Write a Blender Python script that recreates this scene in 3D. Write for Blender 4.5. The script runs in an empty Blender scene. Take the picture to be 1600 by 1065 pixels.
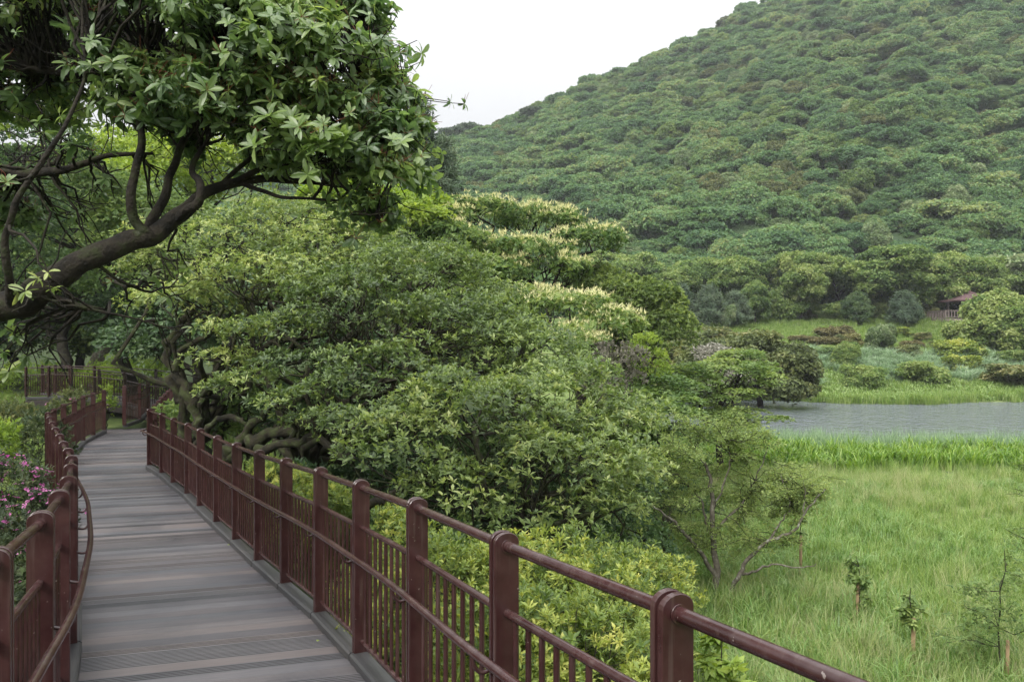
import bpy, math, random
import numpy as np
from mathutils import Vector, Matrix

# ------------------------------------------------------------------ camera, sky, sun, exposure
scene = bpy.context.scene
COL = scene.collection
cam_d = bpy.data.cameras.new("camera"); cam = bpy.data.objects.new("camera", cam_d); COL.objects.link(cam)
cam.location = (0, 0, 5.0); cam.rotation_euler = (math.radians(90), 0, 0)
cam_d.lens = 27; cam_d.sensor_width = 36; cam_d.clip_start = 0.05; cam_d.clip_end = 3000
scene.camera = cam
world = bpy.data.worlds.new("World"); scene.world = world; world.use_nodes = True
wn, wl = world.node_tree.nodes, world.node_tree.links
wn.clear()
wout = wn.new("ShaderNodeOutputWorld"); wbg = wn.new("ShaderNodeBackground"); wbg.inputs[1].default_value = 0.105
sky = wn.new("ShaderNodeTexSky"); sky.sky_type = 'NISHITA'; sky.sun_disc = False
sky.sun_elevation = math.radians(39); sky.sun_rotation = math.radians(208)
wtc = wn.new("ShaderNodeTexCoord"); wnz = wn.new("ShaderNodeTexNoise"); wnz.inputs['Scale'].default_value = 1.6; wnz.inputs['Detail'].default_value = 4
wrp = wn.new("ShaderNodeValToRGB")
wrp.color_ramp.elements[0].position = .3; wrp.color_ramp.elements[0].color = (.86, .875, .90, 1)
wrp.color_ramp.elements[1].position = .75; wrp.color_ramp.elements[1].color = (1, 1, 1, 1)
wmul = wn.new("ShaderNodeVectorMath"); wmul.operation = 'SCALE'; wmul.inputs['Scale'].default_value = 10.2
wmix = wn.new("ShaderNodeMix"); wmix.data_type = 'RGBA'; wmix.inputs[0].default_value = .93
wl.new(wtc.outputs['Generated'], wnz.inputs['Vector']); wl.new(wnz.outputs['Fac'], wrp.inputs[0])
wl.new(wrp.outputs[0], wmul.inputs[0]); wl.new(sky.outputs[0], wmix.inputs[6]); wl.new(wmul.outputs[0], wmix.inputs[7])
wsx = wn.new("ShaderNodeSeparateXYZ"); wpw = wn.new("ShaderNodeMath"); wpw.operation = 'POWER'; wpw.inputs[1].default_value = 3; wma = wn.new("ShaderNodeMath"); wma.operation = 'MULTIPLY_ADD'; wma.inputs[1].default_value = 2.1; wma.inputs[2].default_value = .385
wcl = wn.new("ShaderNodeClamp"); wl.new(wtc.outputs['Generated'], wsx.inputs[0]); wl.new(wsx.outputs[2], wcl.inputs[0]); wl.new(wcl.outputs[0], wpw.inputs[0]); wl.new(wpw.outputs[0], wma.inputs[0])
wcie = wn.new("ShaderNodeVectorMath"); wcie.operation = 'SCALE'; wl.new(wmix.outputs[2], wcie.inputs[0]); wl.new(wma.outputs[0], wcie.inputs['Scale'])   # overcast sky: zenith brighter than horizon
wl.new(wcie.outputs[0], wbg.inputs[0]); wl.new(wbg.outputs[0], wout.inputs[0])
sun_d = bpy.data.lights.new("sun", 'SUN'); sun_d.energy = 1.5; sun_d.angle = math.radians(18); sun_d.color = (1, .97, .92)
sun = bpy.data.objects.new("sun", sun_d); COL.objects.link(sun)
sun.rotation_euler = (math.radians(51), 0, math.radians(-28)); sun.location = (0, 0, 60)
vs = scene.view_settings
vs.view_transform = 'Standard'; vs.look = 'None'; vs.gamma = 1; vs.use_curve_mapping = False; vs.exposure = 1.15
scene.cycles.max_bounces = 12; scene.cycles.diffuse_bounces = 6; scene.cycles.glossy_bounces = 3
scene.cycles.transmission_bounces = 8; scene.cycles.caustics_reflective = False; scene.cycles.caustics_refractive = False

# ------------------------------------------------------------------ numpy toolkit
HAZE = .00034
RS = np.random.RandomState(7); random.seed(7)
def W(px, py, d):
    """a point of the place from its bearing and its measured distance"""
    return np.array([(px-800)/1200*d, d, 5-(py-532.5)/1200*d])
def _hash(i, j, k, seed):
    h = (i.astype(np.int64)*374761393 + j.astype(np.int64)*668265263 + k.astype(np.int64)*2147483647 + seed*1274126177) & 0xffffffff
    h = ((h ^ (h >> 13))*1274126177) & 0xffffffff
    h = (h ^ (h >> 16)) & 0xffffff
    return h/float(0xffffff)
def noise(P, f=1.0, seed=0):
    P = np.asarray(P, float)
    if P.shape[-1] == 2: P = np.concatenate([P, np.zeros(P.shape[:-1]+(1,))], -1)
    Q = P*f; I = np.floor(Q).astype(np.int64); t = Q-I; t = t*t*(3-2*t)
    r = 0
    for a in (0, 1):
        for b in (0, 1):
            for c in (0, 1):
                w = (t[..., 0] if a else 1-t[..., 0])*(t[..., 1] if b else 1-t[..., 1])*(t[..., 2] if c else 1-t[..., 2])
                r = r+w*_hash(I[..., 0]+a, I[..., 1]+b, I[..., 2]+c, seed)
    return r
def fbm(P, f=1.0, seed=0, n=3):
    r = 0; a = .5; s = 0
    for k in range(n):
        r = r+a*noise(P, f*2**k, seed+k); s += a; a *= .5
    return r/s
def sstep(x, a, b):
    t = np.clip((x-a)/(b-a), 0, 1); return t*t*(3-2*t)

def mesh_tris(name, V, F, mats, v=None, smooth=False, mi=None, nv=None):
    """fast triangle / quad mesh; F (n,3) or (n,4)"""
    V = np.ascontiguousarray(V, np.float32).reshape(-1, 3); F = np.ascontiguousarray(F, np.int32)
    k = F.shape[1]; me = bpy.data.meshes.new(name)
    me.vertices.add(len(V)); me.vertices.foreach_set('co', V.ravel())
    me.loops.add(F.size); me.loops.foreach_set('vertex_index', F.ravel())
    me.polygons.add(len(F)); me.polygons.foreach_set('loop_start', np.arange(0, F.size, k, dtype=np.int32))
    if not isinstance(mats, (list, tuple)): mats = [mats]
    for m in mats: me.materials.append(m)
    if mi is not None: me.polygons.foreach_set('material_index', np.ascontiguousarray(mi, np.int32))
    me.polygons.foreach_set('use_smooth', np.full(len(F), smooth))
    if v is not None:
        at = me.attributes.new('v', 'FLOAT', 'FACE'); at.data.foreach_set('value', np.ascontiguousarray(v, np.float32))
    me.update(calc_edges=True)
    return me
def ob(name, me, parent=None, **kw):
    o = bpy.data.objects.new(name, me); COL.objects.link(o)
    if parent is not None: o.parent = parent
    for a, b in kw.items(): o[a] = b
    return o
def thing(name, label, cat, loc=(0, 0, 0), group=None, rz=0, sc=1):
    o = bpy.data.objects.new(name, None); COL.objects.link(o)
    o.location = tuple(loc); o.rotation_euler = (0, 0, rz); o.scale = (sc,)*3 if np.isscalar(sc) else sc
    o.empty_display_size = .2
    o['label'] = label; o['category'] = cat
    if group: o['group'] = group
    return o
def frames(N, spin=None):
    """rotation matrices whose z column is N"""
    N = N/np.linalg.norm(N, axis=1, keepdims=True)
    a = np.where(np.abs(N[:, 2:3]) < .95, np.array([[0, 0, 1.]]), np.array([[1., 0, 0]]))
    X = np.cross(a, N); X /= np.linalg.norm(X, axis=1, keepdims=True); Y = np.cross(N, X)
    if spin is None: spin = RS.rand(len(N))*6.2832
    c, s = np.cos(spin)[:, None], np.sin(spin)[:, None]
    return np.stack([X*c+Y*s, -X*s+Y*c, N], 2)
def bake(proto, M, P, S, val, vj=.25):
    """copies of proto (V,F,lv) with matrices M, positions P, scales S -> V,F,v"""
    pV, pF, lv = proto; n = len(P)
    V = np.einsum('nij,vj->nvi', M*S[:, None, None], pV)+P[:, None, :]
    F = pF[None]+(np.arange(n)*len(pV))[:, None, None]
    v = val[:, None]+lv[None]*vj
    return V.reshape(-1, 3), F.reshape(-1, pF.shape[1]), v.ravel()
def join(parts):
    Vs, Fs, vs_ = [], [], []; o = 0
    for V, F, v in parts:
        if len(V) == 0: continue
        Vs.append(V); Fs.append(F+o); vs_.append(v); o += len(V)
    return np.concatenate(Vs), np.concatenate(Fs), np.concatenate(vs_)

# leaves: x = side, y = along, z = up
def leaf(L, Wd, fold=.25, droop=.25, seg=2):
    if seg == 0:      # two triangles
        V = np.array([[0, 0, 0], [-Wd/2, L*.5, fold*Wd], [0, L, -droop*L*.5], [Wd/2, L*.5, fold*Wd]])
        return V, np.array([[0, 3, 2], [0, 2, 1]])
    ts = {1: [.55], 2: [.33, .72], 3: [.2, .52, .84]}[seg]; ws = {1: [1.], 2: [.85, .85], 3: [.58, 1.0, .72]}[seg]
    V = [[0, 0, 0]]
    for t, w in zip(ts, ws):
        z = -droop*L*t*t
        V += [[-Wd/2*w, L*t, z+fold*Wd*w*.5], [0, L*t, z], [Wd/2*w, L*t, z+fold*Wd*w*.5]]
    V.append([0, L, -droop*L]); e = len(V)-1
    F = [[0, 2, 1], [0, 3, 2]]
    for k in range(len(ts)-1):
        a = 1+3*k
        F += [[a, a+1, a+4], [a, a+4, a+3], [a+1, a+2, a+5], [a+1, a+5, a+4]]
    a = e-3
    F += [[a, a+1, e], [a+1, a+2, e]]
    return np.array(V, float), np.array(F)
def rosette(n, L, Wd, pitch=(.2, .9), seg=1, fold=.25, droop=.25, rs=None, stem=.0, spread=0.0):
    rs = rs or RS; Vs, Fs, lv = [], [], []; o = 0
    for k in range(n):
        l = L*rs.uniform(.55, 1.15); V, F = leaf(l, Wd*l/L*rs.uniform(.85, 1.15), fold, droop*rs.uniform(.4, 1.6), seg)
        e = rs.uniform(*pitch); az = k*2.39996+rs.uniform(-.7, .7)
        ce, se = math.cos(e), math.sin(e)
        R = np.array([[1, 0, 0], [0, ce, -se], [0, se, ce]])
        roll = rs.uniform(-.4, .4); Rr = np.array([[math.cos(roll), 0, math.sin(roll)], [0, 1, 0], [-math.sin(roll), 0, math.cos(roll)]])
        A = np.array([[math.cos(az), -math.sin(az), 0], [math.sin(az), math.cos(az), 0], [0, 0, 1]])
        V = V @ (A @ R @ Rr).T
        V += np.array([-math.sin(az)*spread, math.cos(az)*spread, stem*k/n])*1.0
        Vs.append(V); Fs.append(F+o); o += len(V); lv.append(np.full(len(F), np.clip(1.5*((e-pitch[0])/(pitch[1]-pitch[0])-.5)+rs.uniform(-.7, .7), -1.3, 1.3)))   # young upright leaves are paler
    return np.concatenate(Vs), np.concatenate(Fs), np.concatenate(lv)
def clump(n, R, L, Wd, rs=None):
    """far foliage: loose two-triangle leaves in a small ball"""
    rs = rs or RS; c = rs.randn(n, 3)*R*np.array([.55, .55, .3]); N = rs.randn(n, 3)*.7+np.array([0, 0, 1.])
    V, F = leaf(L, Wd, .2, .2, 0)
    V2, F2, v = bake((V-np.array([0, L*.5, 0]), F, np.zeros(len(F))), frames(N), c, rs.uniform(.7, 1.2, n), rs.uniform(-1, 1, n))
    return V2, F2, v

def shell(lobes, rs_sub, flat=.6, cover=1.2, bottom=-.25, seed=0):
    """sub-lobes sitting on ellipsoid lobes -> centres, radii(3), which lobe"""
    r = np.random.RandomState(seed); C, R, K = [], [], []
    for k, (c, rad) in enumerate(lobes):
        c = np.asarray(c, float); rad = np.asarray(rad, float)*np.ones(3)
        area = 2*math.pi*((rad[0]*rad[1])**.8*2+0*(1))/2
        area = 2.6*math.pi*(rad[0]*rad[1]+rad[0]*rad[2]+rad[1]*rad[2])/3
        n = max(3, int(cover*area/(math.pi*rs_sub**2)))
        u = r.randn(n*2, 3); u /= np.linalg.norm(u, axis=1, keepdims=True); u = u[u[:, 2] > bottom][:n]
        rr = rs_sub*r.uniform(.65, 1.35, len(u))
        p = c+u*(rad-rs_sub*.5)*r.uniform(.82, 1.08, len(u))[:, None]
        C.append(p); R.append(np.stack([rr, rr, rr*flat], 1)); K.append(np.full(len(u), k))
    return np.concatenate(C), np.concatenate(R), np.concatenate(K)
def crown_pts(lobes, rs_sub, dens, flat=.6, cover=1.2, bottom=-.25, sub_bottom=-.3, up=.6, jit=.35, gap=.0, seed=0, inner=.12):
    r = np.random.RandomState(seed+1); C, R, K = shell(lobes, rs_sub, flat, cover, bottom, seed)
    A = 2*math.pi*R[:, 0]**2*(.4+.6*flat)*dens; n = r.poisson(A); idx = np.repeat(np.arange(len(C)), n)
    u = r.randn(len(idx), 3); u /= np.linalg.norm(u, axis=1, keepdims=True)
    fl = (u[:, 2] < sub_bottom) & (r.rand(len(u)) < .8); u[fl, 2] *= -1
    P = C[idx]+u*R[idx]*(1-np.abs(r.randn(len(idx)))*inner)[:, None]
    N = u/R[idx]*R[idx][:, :1]; N /= np.linalg.norm(N, axis=1, keepdims=True); N[:, 2] += up; N += r.randn(*N.shape)*jit
    tone = r.rand(len(C))[idx]
    if gap > 0:
        k = noise(P, 1.3/rs_sub*.5, seed) > gap; P, N, tone = P[k], N[k], tone[k]
    # points buried well inside another lobe are dropped
    keep = np.ones(len(P), bool)
    for c, rad in lobes:
        q = (P-np.asarray(c))/(np.asarray(rad)*np.ones(3)); keep &= ~((q**2).sum(1) < .42)
    return P[keep], N[keep], tone[keep], (C, R, K)
def foliage(name, protos, P, N, tone, mat, size=(.75, 1.2), seed=0, tw=.35, n0=.5, nf=.35):
    r = np.random.RandomState(seed+5); w = r.randint(0, len(protos), len(P)); out = []
    M = frames(N, r.rand(len(N))*6.2832); S = r.uniform(*size, len(P))
    val = n0+(tone-.5)*tw+(noise(P, nf, seed)-.5)*.32+r.uniform(-.15, .15, len(P))
    for k, p in enumerate(protos):
        m = w == k
        if m.any(): out.append(bake(p, M[m], P[m], S[m], val[m]))
    V, F, v = join(out)
    return mesh_tris(name, V, F, mat, v=v)

def tube(pts, rad, n=6, V=None, F=None, caps=False):
    pts = np.asarray(pts, float); rad = np.asarray(rad, float)*np.ones(len(pts)); m = len(pts)
    T = np.gradient(pts, axis=0); T /= np.linalg.norm(T, axis=1, keepdims=True)+1e-9
    a = np.array([0, 0, 1.]) if abs(T[0, 2]) < .9 else np.array([1., 0, 0])
    X = np.cross(a, T[0]); X /= np.linalg.norm(X); fr = []
    for t in T:
        X = X-t*X.dot(t); X /= np.linalg.norm(X)+1e-9; fr.append((X.copy(), np.cross(t, X)))
    th = np.arange(n)/n*2*math.pi
    ring = np.stack([np.cos(th), np.sin(th)], 1)
    Vt = np.concatenate([p+r*(ring[:, :1]*x+ring[:, 1:]*y) for p, r, (x, y) in zip(pts, rad, fr)])
    i = np.arange(m-1)[:, None]*n; j = np.arange(n)[None]; j2 = (j+1) % n
    Ft = np.stack([i+j, i+j2, i+n+j2, i+n+j], -1).reshape(-1, 4)
    if caps:
        c0, c1 = len(Vt), len(Vt)+1
        Vt = np.concatenate([Vt, pts[:1], pts[-1:]])
        jj = np.arange(n); k2 = (jj+1) % n; b = (m-1)*n
        Ft = np.concatenate([Ft, np.stack([k2, jj, np.full(n, c0), np.full(n, c0)], 1), np.stack([b+jj, b+k2, np.full(n, c1), np.full(n, c1)], 1)])
    return Vt, Ft, np.zeros(len(Ft))
def quads_me(name, parts, mat, smooth=True):
    """quad mesh; degenerate quads (caps) turned into triangles through from_pydata"""
    V, F, v = join(parts)
    deg = (F[:, 2] == F[:, 3])
    if deg.any():
        me = bpy.data.meshes.new(name)
        me.from_pydata(V.tolist(), [], [list(f[:3]) if d else list(f) for f, d in zip(F.tolist(), deg)])
        me.materials.append(mat); me.polygons.foreach_set('use_smooth', np.full(len(F), smooth) & ~deg); me.update()
        return me
    return mesh_tris(name, V, F, mat, smooth=smooth)
def wiggly(a, b, n, amp, rs, sag=0):
    a, b = np.asarray(a, float), np.asarray(b, float); t = np.linspace(0, 1, n)[:, None]
    L = np.linalg.norm(b-a); off = np.cumsum(rs.randn(n, 3)*amp*L/n, 0); off = off-off[0]-(off[-1]-off[0])*t
    p = a+(b-a)*t+off; p[:, 2] += sag*L*np.sin(t[:, 0]*math.pi)
    return p
def smooth_path(P, n=4):
    """Catmull-Rom through control points (any number of columns)"""
    P = np.asarray(P, float); Q = np.concatenate([P[:1]*2-P[1:2], P, P[-1:]*2-P[-2:-1]]); out = []
    for i in range(len(P)-1):
        p0, p1, p2, p3 = Q[i:i+4]
        for t in np.arange(n)/n:
            out.append(.5*((2*p1)+(-p0+p2)*t+(2*p0-5*p1+4*p2-p3)*t*t+(-p0+3*p1-3*p2+p3)*t**3))
    out.append(P[-1]); return np.array(out)

# ------------------------------------------------------------------ materials
def nodes(name):
    m = bpy.data.materials.new(name); m.use_nodes = True; nt = m.node_tree
    return m, nt, nt.nodes, nt.links, nt.nodes['Principled BSDF']
def ramp(nt, stops):
    r = nt.nodes.new('ShaderNodeValToRGB'); e = r.color_ramp.elements
    while len(e) < len(stops): e.new(.5)
    for k, (p, c) in enumerate(stops): e[k].position = p; e[k].color = (*c, 1)
    return r
def leafmat(name, stops, rough=.45, trans=.3, spec=.5, orand=.3):
    m, nt, N, L, b = nodes(name)
    at = N.new('ShaderNodeAttribute'); at.attribute_name = 'v'
    oi = N.new('ShaderNodeObjectInfo')
    ma = N.new('ShaderNodeMath'); ma.operation = 'MULTIPLY_ADD'; ma.inputs[1].default_value = orand; L.new(oi.outputs['Random'], ma.inputs[0])
    L.new(at.outputs['Fac'], ma.inputs[2])
    su = N.new('ShaderNodeMath'); su.operation = 'SUBTRACT'; su.inputs[1].default_value = orand/2; L.new(ma.outputs[0], su.inputs[0])
    rp = ramp(nt, stops); L.new(su.outputs[0], rp.inputs[0])
    L.new(rp.outputs[0], b.inputs['Base Color'])
    b.inputs['Roughness'].default_value = rough; b.inputs['Specular IOR Level'].default_value = spec
    if trans > 0:
        tr = N.new('ShaderNodeBsdfTranslucent'); mx = N.new('ShaderNodeMixShader'); mx.inputs[0].default_value = trans
        hs = N.new('ShaderNodeHueSaturation'); hs.inputs['Value'].default_value = 1.5; hs.inputs['Saturation'].default_value = 1.15; hs.inputs['Hue'].default_value = .49
        L.new(rp.outputs[0], hs.inputs['Color']); L.new(hs.outputs[0], tr.inputs[0])
        L.new(b.outputs[0], mx.inputs[1]); L.new(tr.outputs[0], mx.inputs[2]); L.new(mx.outputs[0], N['Material Output'].inputs[0])
    return m
def noisemat(name, stops, scale=3, detail=6, rough=.9, bump=.3, bscale=None, coord='Object', spec=.3, stretch=None):
    m, nt, N, L, b = nodes(name)
    tc = N.new('ShaderNodeTexCoord'); nz = N.new('ShaderNodeTexNoise'); nz.inputs['Scale'].default_value = scale; nz.inputs['Detail'].default_value = detail
    src = tc.outputs[coord]
    if stretch:
        mp = N.new('ShaderNodeMapping'); mp.inputs['Scale'].default_value = stretch; L.new(src, mp.inputs[0]); src = mp.outputs[0]
    L.new(src, nz.inputs['Vector']); rp = ramp(nt, stops); L.new(nz.outputs['Fac'], rp.inputs[0]); L.new(rp.outputs[0], b.inputs['Base Color'])
    b.inputs['Roughness'].default_value = rough; b.inputs['Specular IOR Level'].default_value = spec
    if bump:
        n2 = N.new('ShaderNodeTexNoise'); n2.inputs['Scale'].default_value = bscale or scale*4; n2.inputs['Detail'].default_value = 5; L.new(src, n2.inputs['Vector'])
        bp = N.new('ShaderNodeBump'); bp.inputs['Strength'].default_value = bump; bp.inputs['Distance'].default_value = .02
        L.new(n2.outputs['Fac'], bp.inputs['Height']); L.new(bp.outputs[0], b.inputs['Normal'])
    return m
M = {}
M['big'] = leafmat('overhanging_leaf', [(.0, (.080, .140, .052)), (.3, (.145, .225, .078)), (.58, (.225, .315, .10)), (.82, (.33, .41, .125)), (1, (.45, .50, .17))], .42, .46, .9)
M['rhodo'] = leafmat('rhododendron_leaf', [(.0, (.066, .104, .037)), (.3, (.124, .184, .055)), (.6, (.205, .275, .078)), (.85, (.30, .36, .115)), (1, (.41, .45, .175))], .42, .40, .55)
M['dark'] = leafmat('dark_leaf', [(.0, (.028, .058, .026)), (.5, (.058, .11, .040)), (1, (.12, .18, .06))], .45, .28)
M['azalea'] = leafmat('azalea_leaf', [(.0, (.060, .10, .025)), (.3, (.12, .18, .04)), (.6, (.22, .28, .06)), (.85, (.34, .38, .085)), (1, (.46, .46, .13))], .5, .34, .35)
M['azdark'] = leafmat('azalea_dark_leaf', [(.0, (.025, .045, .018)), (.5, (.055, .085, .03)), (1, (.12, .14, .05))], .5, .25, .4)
M['olive'] = leafmat('olive_leaf', [(.0, (.055, .075, .030)), (.4, (.105, .135, .045)), (.75, (.17, .19, .065)), (1, (.24, .22, .09))], .55, .24, .3)
M['bright'] = leafmat('bright_leaf', [(.0, (.09, .15, .03)), (.5, (.19, .28, .05)), (1, (.32, .40, .09))], .5, .4, .3)
M['maple'] = leafmat('maple_leaf', [(.0, (.060, .11, .038)), (.4, (.112, .180, .056)), (.75, (.18, .25, .075)), (1, (.28, .34, .11))], .5, .38, .3)
M['pale'] = leafmat('pale_leaf', [(.0, (.09, .14, .06)), (.5, (.17, .24, .10)), (1, (.34, .38, .22))], .55, .3, .3)
M['grey'] = leafmat('greyish_leaf', [(.0, (.09, .085, .06)), (.5, (.17, .16, .12)), (1, (.33, .32, .27))], .6, .2, .3)
M['flower'] = leafmat('cream_blossom', [(.0, (.42, .43, .18)), (.5, (.60, .58, .30)), (1, (.72, .70, .42))], .6, .3, .3)
M['pine'] = leafmat('pine_needle', [(.0, (.045, .08, .048)), (.5, (.085, .13, .07)), (1, (.14, .18, .10))], .55, .12, .3)
M['hill'] = leafmat('hill_tree_leaf', [(.0, (.066, .128, .060)), (.25, (.105, .192, .080)), (.5, (.145, .242, .090)), (.72, (.185, .275, .102)), (.88, (.215, .255, .13)), (1, (.30, .35, .12))], .6, .28, .25, .65)
M['row'] = leafmat('shore_tree_leaf', [(.0, (.060, .11, .038)), (.35, (.12, .195, .058)), (.65, (.19, .265, .075)), (1, (.29, .34, .12))], .55, .3, .3, .3)
M['grass'] = leafmat('meadow_grass_blade', [(.0, (.09, .165, .04)), (.4, (.16, .255, .06)), (.7, (.24, .32, .09)), (1, (.35, .40, .16))], .5, .38, .3, .25)
M['broad'] = leafmat('broad_grass_blade', [(.0, (.08, .165, .04)), (.5, (.16, .27, .07)), (1, (.29, .39, .15))], .4, .38, .4, .25)
M['straw'] = leafmat('seeding_grass_stalk', [(.0, (.22, .27, .10)), (.5, (.34, .37, .17)), (1, (.48, .47, .27))], .7, .35, .2, .25)
M['ginger'] = leafmat('ginger_lily_leaf', [(.0, (.065, .14, .025)), (.45, (.135, .24, .04)), (.8, (.22, .33, .06)), (1, (.31, .40, .12))], .45, .35, .35, .2)
M['silver'] = leafmat('silver_grass_blade', [(.0, (.12, .20, .10)), (.5, (.22, .32, .17)), (1, (.36, .45, .29))], .6, .3, .3, .25)
M['promo'] = leafmat('shore_plant_leaf', [(.0, (.10, .17, .045)), (.5, (.20, .30, .08)), (1, (.38, .46, .20))], .5, .3, .3, .3)
M['rust'] = leafmat('rusty_leaf', [(.0, (.10, .10, .045)), (.5, (.16, .15, .065)), (1, (.24, .20, .095))], .7, .18, .2, .3)
M['pink'] = leafmat('pink_petal', [(.0, (.55, .12, .36)), (.5, (.70, .20, .50)), (1, (.80, .36, .64))], .5, .3, .3, .5)
M['red'] = leafmat('red_stalk', [(0, (.18, .05, .03)), (1, (.30, .12, .05))], .6, 0, .3)
M['bark'] = noisemat('mossy_bark', [(.32, (.014, .013, .009)), (.5, (.034, .030, .018)), (.58, (.036, .046, .014)), (.74, (.085, .09, .05))], 7, 8, .95, 1.0, 30)
M['barkdark'] = noisemat('dark_bark', [(.35, (.012, .011, .009)), (.55, (.030, .025, .018)), (.66, (.032, .038, .015)), (.8, (.075, .08, .055))], 9, 8, .95, 1.0, 36)
M['barkpale'] = noisemat('lichen_bark', [(.3, (.06, .052, .04)), (.5, (.12, .105, .08)), (.62, (.17, .16, .13)), (.72, (.36, .36, .31))], 14, 8, .9, .6, 40)
M['stake'] = noisemat('bamboo_stake', [(.3, (.22, .15, .08)), (.7, (.36, .26, .15))], 12, 5, .8, .2, stretch=(1, 1, .2))
M['soil'] = noisemat('undergrowth_soil', [(.3, (.018, .024, .010)), (.5, (.035, .052, .018)), (.7, (.055, .085, .026))], .9, 8, 1, .5, 6)
M['hillground'] = noisemat('hill_undergrowth', [(.3, (.04, .065, .030)), (.7, (.075, .12, .045))], .2, 6, 1, 0)
def groundmat():
    m, nt, N, L, b = nodes('meadow_ground')
    tc = N.new('ShaderNodeTexCoord'); n1 = N.new('ShaderNodeTexNoise'); n1.inputs['Scale'].default_value = .35; n1.inputs['Detail'].default_value = 8
    n2 = N.new('ShaderNodeTexNoise'); n2.inputs['Scale'].default_value = 6; n2.inputs['Detail'].default_value = 6
    L.new(tc.outputs['Object'], n1.inputs[0]); L.new(tc.outputs['Object'], n2.inputs[0])
    r1 = ramp(nt, [(.3, (.085, .13, .038)), (.5, (.15, .21, .06)), (.7, (.22, .26, .10))]); r2 = ramp(nt, [(.3, (.45, .45, .45)), (.7, (1, 1, 1))])
    L.new(n1.outputs['Fac'], r1.inputs[0]); L.new(n2.outputs['Fac'], r2.inputs[0])
    mx = N.new('ShaderNodeMix'); mx.data_type = 'RGBA'; mx.blend_type = 'MULTIPLY'; mx.inputs[0].default_value = 1
    L.new(r1.outputs[0], mx.inputs[6]); L.new(r2.outputs[0], mx.inputs[7])
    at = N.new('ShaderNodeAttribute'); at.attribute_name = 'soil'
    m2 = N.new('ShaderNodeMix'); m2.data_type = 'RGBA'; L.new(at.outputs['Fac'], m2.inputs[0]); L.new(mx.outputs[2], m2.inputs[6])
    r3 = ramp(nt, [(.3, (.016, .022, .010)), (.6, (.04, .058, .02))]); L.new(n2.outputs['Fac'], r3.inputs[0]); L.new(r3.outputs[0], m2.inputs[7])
    L.new(m2.outputs[2], b.inputs['Base Color']); b.inputs['Roughness'].default_value = 1; b.inputs['Specular IOR Level'].default_value = .1
    bp = N.new('ShaderNodeBump'); bp.inputs['Strength'].default_value = .6; bp.inputs['Distance'].default_value = .05
    L.new(n2.outputs['Fac'], bp.inputs['Height']); L.new(bp.outputs[0], b.inputs['Normal'])
    return m
M['ground'] = groundmat()
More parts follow.
